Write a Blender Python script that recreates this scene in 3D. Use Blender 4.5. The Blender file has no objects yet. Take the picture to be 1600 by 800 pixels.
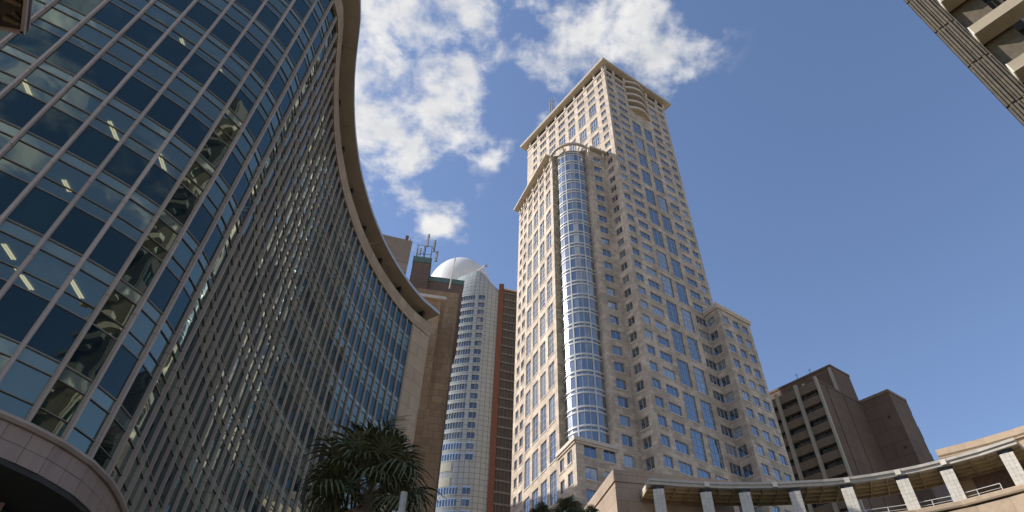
import bpy, math, random
from mathutils import Vector, Matrix
random.seed(7)
R = math.radians
sc = bpy.context.scene
col = sc.collection

# ------------------------------------------------------------------ camera
PITCH, ROLL, CAMZ = 45.262, 2.2906, 1.7
cd = bpy.data.cameras.new("camera")
cam = bpy.data.objects.new("camera", cd); col.objects.link(cam)
cd.sensor_width = 36.0; cd.lens = 22.725; cd.clip_end = 6000; cd.clip_start = 0.1
cam.location = (0, 0, CAMZ)
cam.rotation_euler = (Matrix.Rotation(R(90 + PITCH), 3, 'X') @ Matrix.Rotation(R(ROLL), 3, 'Z')).to_euler()
sc.camera = cam

# ------------------------------------------------------------------ sky and sun
SUN_AZ, SUN_EL = 279.0, 37.4           # azimuth clockwise from +Y
w = bpy.data.worlds.new("World"); sc.world = w; w.use_nodes = True
nt = w.node_tree; N = nt.nodes; L = nt.links
N.clear()
out = N.new('ShaderNodeOutputWorld'); bg = N.new('ShaderNodeBackground'); bg.inputs[1].default_value = 0.138
L.new(bg.outputs[0], out.inputs[0])
sky = N.new('ShaderNodeTexSky'); sky.sky_type = 'NISHITA'; sky.sun_disc = False
sky.sun_elevation = R(SUN_EL); sky.sun_rotation = R(SUN_AZ)
sky.altitude = 20; sky.air_density = 1.0; sky.dust_density = 0.3; sky.ozone_density = 2.5
def nmath(op, a, b=None, c=None):
    n = N.new('ShaderNodeMath'); n.operation = op
    for i, x in enumerate((a, b, c)):
        if x is None: continue
        if isinstance(x, (int, float)): n.inputs[i].default_value = x
        else: L.new(x, n.inputs[i])
    return n.outputs[0]
tc = N.new('ShaderNodeTexCoord')
sep = N.new('ShaderNodeSeparateXYZ'); L.new(tc.outputs['Generated'], sep.inputs[0])
zc = nmath('MAXIMUM', sep.outputs[2], 0.03)
cu = nmath('DIVIDE', sep.outputs[0], zc); cv = nmath('DIVIDE', sep.outputs[1], zc)
cmb = N.new('ShaderNodeCombineXYZ'); L.new(cu, cmb.inputs[0]); L.new(cv, cmb.inputs[1])
def noise(vec, scale, detail, rough, dist=0.0, off=(0, 0, 0)):
    mp = N.new('ShaderNodeMapping'); mp.inputs[1].default_value = off; L.new(vec, mp.inputs[0])
    n = N.new('ShaderNodeTexNoise'); n.inputs['Scale'].default_value = scale
    n.inputs['Detail'].default_value = detail; n.inputs['Roughness'].default_value = rough
    n.inputs['Distortion'].default_value = dist
    L.new(mp.outputs[0], n.inputs['Vector']); return n.outputs['Fac']
fb = noise(cmb.outputs[0], 9.0, 10, 0.60, 0.12)
fb2 = noise(cmb.outputs[0], 11.0, 6, 0.55, 0.1, (3.1, 1.7, 0))
# cumulus: centre (u,v) on a plane one unit overhead, radius; the last few unseen, added for window reflections
BLOBS = [(-0.185, 0.532, 0.107, 1), (-0.256, 0.628, 0.074, 1), (-0.125, 0.628, 0.08, 1), (-0.092, 0.472, 0.069, 0.9), (-0.248, 0.479, 0.064, 1), (-0.194, 0.645, 0.075, 0.9), (-0.184, 0.743, 0.046, 0.75), (-0.214, 0.807, 0.055, 0.8), (-0.044, 0.719, 0.035, 0.7), (-0.139, 0.69, 0.039, 0.7), (-0.164, 0.921, 0.053, 0.75), (-0.129, 0.908, 0.044, 0.6), (-0.105, 0.842, 0.038, 0.6), (-0.218, 0.927, 0.025, 0.35), (0.126, 0.485, 0.08, 1), (0.086, 0.449, 0.062, 0.9), (0.213, 0.532, 0.067, 0.72), (0.058, 0.545, 0.048, 0.8), (0.274, 0.495, 0.052, 0.41), (0.174, 0.456, 0.062, 0.9), (0.307, 0.477, 0.032, 0.18), (0.042, 0.64, 0.032, 0.45), (0.344, 0.646, 0.013, 0.5), (-0.008, 0.488, 0.013, 0.55), (-0.362, 0.506, 0.089, 0.8), (-0.323, 0.586, 0.072, 0.7), (0.227, 0.438, 0.051, 0.5), (-0.1, -0.9, 0.25, 1), (0.25, -1.2, 0.3, 0.9), (0.9, -0.6, 0.2, 0.8), (-1.2, -0.9, 0.3, 0.8), (1.5, -1.6, 0.4, 0.9), (-1.6, 0.5, 0.25, 0.7), (-0.95, 0.85, 0.45, 1.5), (-0.52, 0.5, 0.22, 1.5), (-0.75, 1.25, 0.3, 0.8)]
dens = None
for (bu, bv, br, bw) in BLOBS:
    d = N.new('ShaderNodeVectorMath'); d.operation = 'DISTANCE'
    L.new(cmb.outputs[0], d.inputs[0]); d.inputs[1].default_value = (bu, bv, 0)
    t = nmath('DIVIDE', d.outputs['Value'], br)
    t = nmath('MULTIPLY', t, t)
    t = nmath('MULTIPLY', t, -1.0)
    g = nmath('MULTIPLY', nmath('EXPONENT', t), bw)
    dens = g if dens is None else nmath('ADD', dens, g)
dens = nmath('MINIMUM', dens, 1.15)
cl = nmath('ADD', dens, nmath('MULTIPLY', nmath('SUBTRACT', fb, 0.54), 5.0))
mr = N.new('ShaderNodeMapRange'); mr.interpolation_type = 'SMOOTHSTEP'
mr.inputs[1].default_value = 0.15; mr.inputs[2].default_value = 1.35
L.new(cl, mr.inputs[0])
cover = nmath('MULTIPLY', mr.outputs[0], nmath('MINIMUM', nmath('MULTIPLY', dens, 3.2), 0.97))
shade = N.new('ShaderNodeMapRange'); shade.inputs[1].default_value = 0.25; shade.inputs[2].default_value = 0.72
L.new(fb2, shade.inputs[0])
ccol = N.new('ShaderNodeMix'); ccol.data_type = 'RGBA'
ccol.inputs[6].default_value = (3.2, 3.3, 3.5, 1); ccol.inputs[7].default_value = (5.3, 5.2, 5.05, 1)
L.new(shade.outputs[0], ccol.inputs[0])
mixc = N.new('ShaderNodeMix'); mixc.data_type = 'RGBA'
tint = N.new('ShaderNodeMix'); tint.data_type = 'RGBA'; tint.blend_type = 'MULTIPLY'; tint.inputs[0].default_value = 1.0
tint.inputs[7].default_value = (1.06, 1.0, 1.02, 1); L.new(sky.outputs[0], tint.inputs[6])
L.new(cover, mixc.inputs[0]); L.new(tint.outputs[2], mixc.inputs[6]); L.new(ccol.outputs[2], mixc.inputs[7])
L.new(mixc.outputs[2], bg.inputs[0])

sl = bpy.data.lights.new("sun", 'SUN'); sl.energy = 4.9; sl.angle = R(0.53); sl.color = (1.0, 0.955, 0.89)
so = bpy.data.objects.new("sun", sl); col.objects.link(so)
sdir = Vector((math.sin(R(SUN_AZ)) * math.cos(R(SUN_EL)), math.cos(R(SUN_AZ)) * math.cos(R(SUN_EL)), math.sin(R(SUN_EL))))
so.rotation_euler = sdir.to_track_quat('Z', 'Y').to_euler(); so.location = (-60, 20, 120)
sc.view_settings.view_transform = 'Standard'; sc.view_settings.look = 'None'
sc.view_settings.exposure = 0.45; sc.view_settings.gamma = 1.0; sc.view_settings.use_curve_mapping = False
sc.cycles.max_bounces = 8; sc.cycles.glossy_bounces = 4; sc.cycles.transparent_max_bounces = 8
sc.cycles.sample_clamp_indirect = 6.0

# ------------------------------------------------------------------ materials
def newmat(name):
    m = bpy.data.materials.new(name); m.use_nodes = True
    n = m.node_tree.nodes; n.clear()
    o = n.new('ShaderNodeOutputMaterial')
    return m, n, m.node_tree.links, o
def bsdf(n, rough=0.6, metal=0.0, spec=0.5):
    b = n.new('ShaderNodeBsdfPrincipled')
    b.inputs['Roughness'].default_value = rough; b.inputs['Metallic'].default_value = metal
    b.inputs['Specular IOR Level'].default_value = spec
    return b
def mixcol(n, l, fac, a, b, mode='MIX'):
    x = n.new('ShaderNodeMix'); x.data_type = 'RGBA'; x.blend_type = mode
    for s, v in ((0, fac), (6, a), (7, b)):
        if isinstance(v, (int, float)): x.inputs[s].default_value = v
        elif isinstance(v, tuple): x.inputs[s].default_value = v if len(v) == 4 else v + (1,)
        else: l.new(v, x.inputs[s])
    return x.outputs[2]
def ntex(n, l, vec, scale, detail=5, rough=0.6):
    t = n.new('ShaderNodeTexNoise'); t.inputs['Scale'].default_value = scale
    t.inputs['Detail'].default_value = detail; t.inputs['Roughness'].default_value = rough
    if vec is not None: l.new(vec, t.inputs['Vector'])
    return t.outputs['Fac']
def ramp(n, l, fac, a, b):
    r = n.new('ShaderNodeMapRange'); r.inputs[1].default_value = a; r.inputs[2].default_value = b
    l.new(fac, r.inputs[0]); return r.outputs[0]
def plain(name, c, rough=0.6, metal=0.0, var=0.18, scale=1.5, spec=0.4, bump=0.0, streak=False):
    m, n, l, o = newmat(name); b = bsdf(n, rough, metal, spec)
    g = n.new('ShaderNodeNewGeometry')
    pos = g.outputs['Position']
    if streak:
        mp = n.new('ShaderNodeMapping'); mp.inputs[3].default_value = (1, 1, 0.12); l.new(pos, mp.inputs[0]); pos = mp.outputs[0]
    f = ntex(n, l, pos, scale)
    oi = n.new('ShaderNodeObjectInfo')
    lo = tuple(x * (1 - var) for x in c); hi = tuple(min(1, x * (1 + var)) for x in c)
    cc = mixcol(n, l, ramp(n, l, f, 0.3, 0.7), lo, hi)
    rr = ramp(n, l, oi.outputs['Random'], 0, 1)
    cc = mixcol(n, l, rr, cc, mixcol(n, l, 1.0, cc, (1 - var * .6,) * 3, 'MULTIPLY'))
    l.new(cc, b.inputs['Base Color'])
    if bump:
        bp = n.new('ShaderNodeBump'); bp.inputs['Strength'].default_value = bump; bp.inputs['Distance'].default_value = 0.02
        l.new(ntex(n, l, g.outputs['Position'], scale * 12), bp.inputs['Height']); l.new(bp.outputs[0], b.inputs['Normal'])
    l.new(b.outputs[0], o.inputs[0]); return m
def stone(name, c, bw=1.5, bh=0.75, mortar=(0.55, 0.5, 0.45), msize=0.02, var=0.16, stain=0.25, rough=0.75, offset=0.5):
    """coursed cladding, joints laid out in metres on the facade's own UV"""
    m, n, l, o = newmat(name); b = bsdf(n, rough, 0, 0.3)
    uv = n.new('ShaderNodeUVMap'); uv.uv_map = 'UVMap'
    br = n.new('ShaderNodeTexBrick'); br.offset = offset
    br.inputs['Scale'].default_value = 1.0; br.inputs['Brick Width'].default_value = bw; br.inputs['Row Height'].default_value = bh
    br.inputs['Mortar Size'].default_value = msize; br.inputs['Mortar Smooth'].default_value = 0.3
    br.inputs['Color1'].default_value = tuple(x * (1 - var) for x in c) + (1,)
    br.inputs['Color2'].default_value = tuple(x * (1 + var) for x in c) + (1,)
    br.inputs['Mortar'].default_value = tuple(x * y for x, y in zip(c, mortar)) + (1,)
    l.new(uv.outputs[0], br.inputs['Vector'])
    g = n.new('ShaderNodeNewGeometry')
    mp = n.new('ShaderNodeMapping'); mp.inputs[3].default_value = (1, 1, 0.25); l.new(g.outputs['Position'], mp.inputs[0])
    f = ntex(n, l, mp.outputs[0], 0.35, 8, 0.65)
    cc = mixcol(n, l, ramp(n, l, f, 0.35, 0.75), br.outputs['Color'], mixcol(n, l, 1.0, br.outputs['Color'], (1 - stain, 1 - stain * 1.05, 1 - stain * 1.1), 'MULTIPLY'))
    f2 = ntex(n, l, g.outputs['Position'], 6.0, 4)
    cc = mixcol(n, l, ramp(n, l, f2, 0.3, 0.7), cc, mixcol(n, l, 1.0, cc, (0.9, 0.89, 0.88), 'MULTIPLY'))
    l.new(cc, b.inputs['Base Color'])
    bp = n.new('ShaderNodeBump'); bp.inputs['Strength'].default_value = 0.5; bp.inputs['Distance'].default_value = 0.03
    inv = n.new('ShaderNodeMath'); inv.operation = 'SUBTRACT'; inv.inputs[0].default_value = 1; l.new(br.outputs['Fac'], inv.inputs[1])
    l.new(inv.outputs[0], bp.inputs['Height']); l.new(bp.outputs[0], b.inputs['Normal'])
    l.new(b.outputs[0], o.inputs[0]); return m
def glass(name, tint=(0.75, 0.85, 1.0), body=(0.015, 0.022, 0.03), body2=(0.05, 0.06, 0.07), base=0.3, rough=0.02, wave=0.012, wscale=0.35, see=0.0, seecol=(0.5, 0.56, 0.55)):
    """coated facade glass: mirror-like coat over a dark body, a little out of true; see>0 lets light through"""
    m, n, l, o = newmat(name)
    g = n.new('ShaderNodeNewGeometry'); oi = n.new('ShaderNodeObjectInfo')
    # each pane sits slightly out of true
    jit = n.new('ShaderNodeTexWhiteNoise'); jit.noise_dimensions = '1D'
    l.new(oi.outputs['Random'], jit.inputs['W'])
    sub = n.new('ShaderNodeVectorMath'); sub.operation = 'SUBTRACT'; sub.inputs[1].default_value = (0.5, 0.5, 0.5); l.new(jit.outputs['Color'], sub.inputs[0])
    sca = n.new('ShaderNodeVectorMath'); sca.operation = 'SCALE'; sca.inputs['Scale'].default_value = wave * 1.6; l.new(sub.outputs[0], sca.inputs[0])
    wn = n.new('ShaderNodeTexNoise'); wn.inputs['Scale'].default_value = wscale; wn.inputs['Detail'].default_value = 2; l.new(g.outputs['Position'], wn.inputs['Vector'])
    ws = n.new('ShaderNodeVectorMath'); ws.operation = 'SUBTRACT'; ws.inputs[1].default_value = (0.5, 0.5, 0.5); l.new(wn.outputs['Color'], ws.inputs[0])
    wc = n.new('ShaderNodeVectorMath'); wc.operation = 'SCALE'; wc.inputs['Scale'].default_value = wave * 2.2; l.new(ws.outputs[0], wc.inputs[0])
    a1 = n.new('ShaderNodeVectorMath'); a1.operation = 'ADD'; l.new(g.outputs['Normal'], a1.inputs[0]); l.new(sca.outputs[0], a1.inputs[1])
    a2 = n.new('ShaderNodeVectorMath'); a2.operation = 'ADD'; l.new(a1.outputs[0], a2.inputs[0]); l.new(wc.outputs[0], a2.inputs[1])
    nn = n.new('ShaderNodeVectorMath'); nn.operation = 'NORMALIZE'; l.new(a2.outputs[0], nn.inputs[0])
    gl = n.new('ShaderNodeBsdfGlossy'); gl.inputs['Roughness'].default_value = rough
    gl.inputs['Color'].default_value = tint + (1,); l.new(nn.outputs[0], gl.inputs['Normal'])
    d = n.new('ShaderNodeBsdfDiffuse')
    dc = mixcol(n, l, ramp(n, l, oi.outputs['Random'], 0.62, 0.92), body, body2); l.new(dc, d.inputs['Color'])
    under = d.outputs[0]
    if see > 0:
        tr = n.new('ShaderNodeBsdfTransparent'); tr.inputs[0].default_value = seecol + (1,)
        ms = n.new('ShaderNodeMixShader'); ms.inputs[0].default_value = see
        l.new(d.outputs[0], ms.inputs[1]); l.new(tr.outputs[0], ms.inputs[2]); under = ms.outputs[0]
    lw = n.new('ShaderNodeLayerWeight'); lw.inputs[0].default_value = 0.5
    p = n.new('ShaderNodeMath'); p.operation = 'POWER'; l.new(lw.outputs['Facing'], p.inputs[0]); p.inputs[1].default_value = 2.2
    mm = n.new('ShaderNodeMath'); mm.operation = 'MULTIPLY_ADD'; l.new(p.outputs[0], mm.inputs[0]); mm.inputs[1].default_value = 1 - base; mm.inputs[2].default_value = base
    mx = n.new('ShaderNodeMixShader'); l.new(mm.outputs[0], mx.inputs[0]); l.new(under, mx.inputs[1]); l.new(gl.outputs[0], mx.inputs[2])
    l.new(mx.outputs[0], o.inputs[0]); return m
def emit(name, c, s):
    m, n, l, o = newmat(name); e = n.new('ShaderNodeEmission'); e.inputs[0].default_value = c + (1,); e.inputs[1].default_value = s
    l.new(e.outputs[0], o.inputs[0]); return m

M_stone = stone("tower_stone", (0.50, 0.41, 0.318), 1.45, 0.73, var=0.2, stain=0.4)
M_trim = plain("tower_trim", (0.51, 0.435, 0.355), 0.7, var=0.12, bump=0.2)
M_soffit = plain("tower_soffit", (0.42, 0.365, 0.275), 0.7, var=0.1)
M_rough = stone("split_stone", (0.40, 0.33, 0.22), 0.9, 0.6, var=0.35)
M_frame = plain("window_frame_metal", (0.42, 0.44, 0.46), 0.4, 0.3, var=0.08)
M_dframe = plain("dark_frame_metal", (0.07, 0.075, 0.08), 0.45, 0.3, var=0.1)
M_glass = glass("tower_glass", (0.80, 0.90, 1.0), (0.012, 0.018, 0.028), (0.24, 0.25, 0.24), 0.22, 0.015, 0.018, 0.3)
M_greyreflglass = glass("tower_glass_grey_reflection", (0.74, 0.74, 0.76), (0.035, 0.036, 0.038), (0.16, 0.155, 0.15), 0.2, 0.02, 0.018, 0.3)  # same tower glass; grey cloud reflection put into the tint
M_bayglass = glass("bay_glass", (0.86, 0.9, 0.95), (0.03, 0.036, 0.045), (0.12, 0.13, 0.135), 0.27, 0.10, 0.010, 0.4)
M_bayframe = plain("bay_frame", (0.45, 0.45, 0.43), 0.45, 0.1, var=0.08)
M_mull = plain("mullion_metal", (0.40, 0.325, 0.275), 0.42, 0.1, var=0.16, scale=0.9, streak=True)
M_sash = plain("sash_metal", (0.20, 0.175, 0.15), 0.45, 0.1, var=0.1)
M_spand = glass("spandrel_glass", (0.38, 0.49, 0.47), (0.007, 0.018, 0.025), (0.010, 0.026, 0.032), 0.085, 0.02, 0.02, 0.5)
M_vis = glass("vision_glass", (0.64, 0.77, 0.66), (0.045, 0.06, 0.058), (0.10, 0.125, 0.11), 0.20, 0.012, 0.02, 0.5, see=0.72)
M_tran = glass("transom_glass", (0.66, 0.80, 0.70), (0.14, 0.18, 0.175), (0.19, 0.225, 0.215), 0.17, 0.03, 0.025, 0.55, see=0.25)
M_ceil = plain("ceiling", (0.60, 0.62, 0.62), 0.9, var=0.05)
M_inner = plain("interior", (0.20, 0.21, 0.22), 0.9, var=0.3)
M_blind = plain("blind", (0.45, 0.47, 0.44), 0.9, var=0.25)
M_strip = emit("fluorescent", (1.0, 0.83, 0.45), 1.15)
M_panel = plain("fascia_panel", (0.30, 0.225, 0.19), 0.55, var=0.12, scale=2.5, streak=True)
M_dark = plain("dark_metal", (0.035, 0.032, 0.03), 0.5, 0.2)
M_band = stone("roof_band_stone", (0.40, 0.30, 0.205), 1.25, 1.0, var=0.1)
M_canopy = plain("canopy_soffit", (0.40, 0.325, 0.25), 0.7, var=0.12, scale=0.6)
M_green = plain("green_copper", (0.10, 0.155, 0.125), 0.6, var=0.2)
M_core = stone("core_stone", (0.40, 0.265, 0.155), 1.2, 0.85, var=0.12, stain=0.5)
M_corelight = stone("core_pale_stone", (0.44, 0.33, 0.22), 2.4, 1.4, var=0.08, stain=0.35)
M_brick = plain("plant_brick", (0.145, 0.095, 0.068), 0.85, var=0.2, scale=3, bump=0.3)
M_ribbed = plain("ribbed_metal", (0.30, 0.225, 0.155), 0.55, 0.2, var=0.1)
M_white = plain("white_paint", (0.62, 0.62, 0.60), 0.5, var=0.08)
M_sailpanel = stone("sail_panel", (0.36, 0.39, 0.385), 1.35, 1.475, (0.3, 0.33, 0.33), 0.06, 0.05, 0.12, 0.4, 0.0)
M_sailtan = plain("sail_tan_panel", (0.42, 0.39, 0.30), 0.5, var=0.1)
M_sailglass = glass("sail_glass", (0.82, 0.88, 0.95), (0.02, 0.025, 0.03), (0.09, 0.095, 0.1), 0.15, 0.03, 0.015, 0.3)
M_terra = plain("terracotta", (0.165, 0.058, 0.026), 0.7, var=0.15)
M_dome = plain("dome_white", (0.66, 0.655, 0.63), 0.5, var=0.06, scale=0.5)
M_smoke = glass("smoked_glass", (0.5, 0.5, 0.5), (0.02, 0.02, 0.02), (0.06, 0.058, 0.055), 0.04, 0.06, 0.02, 0.5)
M_grid = plain("slab_edge_grey", (0.16, 0.15, 0.14), 0.6, var=0.2)
M_antenna = plain("antenna_grey", (0.13, 0.125, 0.115), 0.6, var=0.1)
M_castrib = plain("cast_bronze", (0.22, 0.15, 0.085), 0.4, 0.3, var=0.3)
M_bconc = stone("brown_concrete", (0.145, 0.098, 0.07), 6.2, 3.45, (0.45, 0.45, 0.45), 0.05, 0.06, 0.25, 0.85)
M_bspand = plain("brown_spandrel", (0.185, 0.138, 0.095), 0.8, var=0.15, bump=0.2)
M_rib = plain("pale_rib", (0.36, 0.315, 0.245), 0.75, var=0.12, streak=True)
M_bglass = glass("brown_building_glass", (0.6, 0.65, 0.7), (0.012, 0.012, 0.012), (0.05, 0.045, 0.04), 0.12, 0.03, 0.02, 0.4)
M_tile = plain("pillar_tile", (0.68, 0.62, 0.52), 0.5, var=0.14, scale=2)
M_roofgrey = plain("pergola_fascia", (0.50, 0.455, 0.385), 0.6, var=0.12, streak=False)
M_coffer = plain("coffer", (0.48, 0.38, 0.225), 0.7, var=0.15)
M_cofferbeam = plain("coffer_beam", (0.34, 0.27, 0.165), 0.7, var=0.15)
M_bstone = stone("terrace_stone", (0.45, 0.33, 0.215), 2.3, 1.35, var=0.09, stain=0.2)
M_sandcap = plain("terrace_cap", (0.47, 0.35, 0.235), 0.7, var=0.12, bump=0.2)
M_wallbrown = stone("corner_stone", (0.36, 0.275, 0.205), 2.6, 1.4, var=0.08)
M_louv = plain("louvre_brown", (0.095, 0.075, 0.045), 0.6, var=0.3, scale=3)
M_beam = plain("beam_render", (0.30, 0.25, 0.17), 0.75, var=0.1, scale=1.2)
M_beamedge = plain("beam_edge", (0.62, 0.58, 0.48), 0.7, var=0.08)
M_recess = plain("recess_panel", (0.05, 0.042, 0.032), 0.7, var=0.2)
M_pipe = plain("pipe", (0.34, 0.31, 0.25), 0.5, 0.3, var=0.2)
M_teal = glass("teal_glass", (0.6, 0.8, 0.75), (0.02, 0.045, 0.04), (0.03, 0.06, 0.055), 0.2, 0.02, 0.02, 0.4)
M_bronze = plain("bronze", (0.075, 0.05, 0.032), 0.45, 0.5, var=0.3, scale=8)
M_leaf = plain("palm_leaf", (0.10, 0.108, 0.05), 0.55, var=0.35, scale=4, spec=0.3)
M_dead = plain("dead_frond", (0.17, 0.115, 0.07), 0.8, var=0.35, scale=4)
M_stem = plain("palm_stem", (0.17, 0.14, 0.06), 0.6, var=0.3, scale=5)
M_trunk = plain("palm_trunk", (0.11, 0.085, 0.06), 0.9, var=0.3, scale=6, bump=0.6)
M_lamp = plain("lamp_paint", (0.36, 0.33, 0.29), 0.45, 0.1, var=0.12, scale=6)
M_ground = plain("paving", (0.33, 0.27, 0.20), 0.85, var=0.15, scale=0.5)
M_asph = plain("asphalt", (0.05, 0.05, 0.05), 0.9, var=0.2, scale=2)
M_mark = plain("road_paint", (0.7, 0.7, 0.68), 0.7)

# ------------------------------------------------------------------ geometry helpers
class Frame:
    """facade frame: s runs along the wall, o outward (to the right of the heading), z up"""
    def __init__(s, x, y, head):
        s.x, s.y, s.h = x, y, head
        a = R(head); s.u = (math.sin(a), math.cos(a)); s.n = (math.cos(a), -math.sin(a))
    def p(f, s, o, z): return (f.x + f.u[0] * s + f.n[0] * o, f.y + f.u[1] * s + f.n[1] * o, z)
    @property
    def rot(f): return R(90 - f.h)          # local x -> along, local -y -> outward
    def sub(f, s, o, turn=0.0):
        q = f.p(s, o, 0); return Frame(q[0], q[1], f.h + turn)
ID = Frame(0, 0, 90)                         # s=x, o=-y
class MB:
    def __init__(self): self.v = []; self.f = []; self.uv = []; self.mi = []
    def face(self, pts, uv=None, mi=0):
        b = len(self.v); self.v.extend(pts); self.f.append(tuple(range(b, b + len(pts))))
        self.uv.append(uv if uv else [(p[0] + p[1], p[2]) for p in pts]); self.mi.append(mi)
    def box(self, fr, s0, s1, o0, o1, z0, z1, mi=0, skip=''):
        P = fr.p
        def q(a, b, c, d, uv): self.face([P(*a), P(*b), P(*c), P(*d)], uv, mi)
        if 'f' not in skip: q((s0, o1, z0), (s1, o1, z0), (s1, o1, z1), (s0, o1, z1), [(s0, z0), (s1, z0), (s1, z1), (s0, z1)])
        if 'b' not in skip: q((s1, o0, z0), (s0, o0, z0), (s0, o0, z1), (s1, o0, z1), [(s1, z0), (s0, z0), (s0, z1), (s1, z1)])
        if 'l' not in skip: q((s0, o0, z0), (s0, o1, z0), (s0, o1, z1), (s0, o0, z1), [(o0, z0), (o1, z0), (o1, z1), (o0, z1)])
        if 'r' not in skip: q((s1, o1, z0), (s1, o0, z0), (s1, o0, z1), (s1, o1, z1), [(o1, z0), (o0, z0), (o0, z1), (o1, z1)])
        if 't' not in skip: q((s0, o1, z1), (s1, o1, z1), (s1, o0, z1), (s0, o0, z1), [(s0, o1), (s1, o1), (s1, o0), (s0, o0)])
        if 'd' not in skip: q((s0, o0, z0), (s1, o0, z0), (s1, o1, z0), (s0, o1, z0), [(s0, o0), (s1, o0), (s1, o1), (s0, o1)])
    def prism(self, pts, z0, z1, mi=0):
        """vertical prism over a plan polygon given counter-clockwise seen from above"""
        n = len(pts)
        self.face([(x, y, z1) for x, y in pts], None, mi); self.face([(x, y, z0) for x, y in reversed(pts)], None, mi)
        acc = 0
        for i in range(n):
            a, b = pts[i], pts[(i + 1) % n]; d = math.dist(a, b)
            self.face([(a[0], a[1], z0), (b[0], b[1], z0), (b[0], b[1], z1), (a[0], a[1], z1)], [(acc, z0), (acc + d, z0), (acc + d, z1), (acc, z1)], mi); acc += d
    def tube(self, a, b, r0, r1=None, n=8, cap=True, mi=0):
        r1 = r0 if r1 is None else r1
        a = Vector(a); b = Vector(b); d = (b - a).normalized()
        x = d.orthogonal().normalized(); y = d.cross(x)
        A = [a + (x * math.cos(2 * math.pi * i / n) + y * math.sin(2 * math.pi * i / n)) * r0 for i in range(n)]
        B = [b + (x * math.cos(2 * math.pi * i / n) + y * math.sin(2 * math.pi * i / n)) * r1 for i in range(n)]
        for i in range(n):
            j = (i + 1) % n; self.face([tuple(A[i]), tuple(A[j]), tuple(B[j]), tuple(B[i])], None, mi)
        if cap:
            self.face([tuple(p) for p in reversed(A)], None, mi); self.face([tuple(p) for p in B], None, mi)
    def sweep(self, pts, prof, closed=True, cap=True, mi=0, ring=False):
        """profile of (o, z) pairs carried along a plan polyline; o to the right of travel"""
        n = len(pts); nor = []
        for i in range(n):
            a = pts[i - 1] if (i > 0 or ring) else pts[0]; b = pts[(i + 1) % n] if (i < n - 1 or ring) else pts[-1]
            dx, dy = b[0] - a[0], b[1] - a[1]; d = math.hypot(dx, dy); nor.append((dy / d, -dx / d))
        acc = [0]
        for i in range(1, n + 1): acc.append(acc[-1] + math.dist(pts[i - 1], pts[i % n]))
        m = len(prof)
        rows = [[(pts[i][0] + nor[i][0] * o, pts[i][1] + nor[i][1] * o, z) for o, z in prof] for i in range(n)]
        for i in range(n if ring else n - 1):
            j = (i + 1) % n
            for k in range(m if closed else m - 1):
                k2 = (k + 1) % m; zz0 = prof[k][1]; zz1 = prof[k2][1]
                if abs(zz1 - zz0) < 1e-6: zz0, zz1 = prof[k][0], prof[k2][0]
                self.face([rows[i][k], rows[j][k], rows[j][k2], rows[i][k2]], [(acc[i], zz0), (acc[i + 1], zz0), (acc[i + 1], zz1), (acc[i], zz1)], mi)
        if cap and closed and not ring:
            self.face(list(reversed(rows[0])), None, mi); self.face(rows[-1], None, mi)
    def mesh(self, name, mats, origin=(0, 0, 0), smooth=False):
        me = bpy.data.meshes.new(name)
        ox, oy, oz = origin
        me.from_pydata([(x - ox, y - oy, z - oz) for x, y, z in self.v], [], self.f)
        ul = me.uv_layers.new(name='UVMap'); k = 0
        flat = [c for fuv in self.uv for p in fuv for c in p]
        ul.data.foreach_set('uv', flat)
        for m in (mats if isinstance(mats, (list, tuple)) else [mats]): me.materials.append(m)
        me.polygons.foreach_set('material_index', self.mi)
        if smooth: me.polygons.foreach_set('use_smooth', [True] * len(self.f))
        me.update(); return me
    def build(self, name, mats, parent=None, smooth=False, weld=False):
        org = wloc(parent) if parent else (0, 0, 0)
        me = self.mesh(name, mats, org, smooth)
        if weld:
            import bmesh
            bm = bmesh.new(); bm.from_mesh(me); bmesh.ops.remove_doubles(bm, verts=bm.verts, dist=1e-4); bm.to_mesh(me); bm.free()
        o = bpy.data.objects.new(name, me); col.objects.link(o)
        if parent: o.parent = parent
        return o
def wloc(o):
    x = y = z = 0
    while o: x += o.location.x; y += o.location.y; z += o.location.z; o = o.parent
    return (x, y, z)
def thing(name, label, cat, loc=(0, 0, 0), group=None):
    o = bpy.data.objects.new(name, None); col.objects.link(o); o.location = loc; o.empty_display_size = 0.5
    return tag(o, label, cat, group)
def tag(o, label=None, cat=None, group=None, kind=None):
    if label: o['label'] = label
    if cat: o['category'] = cat
    if group: o['group'] = group
    if kind: o['kind'] = kind
    return o
def place(name, me, parent, pos, rot=0.0):
    o = bpy.data.objects.new(name, me); col.objects.link(o)
    b = wloc(parent); o.location = (pos[0] - b[0], pos[1] - b[1], pos[2] - b[2]); o.rotation_euler = (0, 0, rot)
    o.parent = parent; return o

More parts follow.
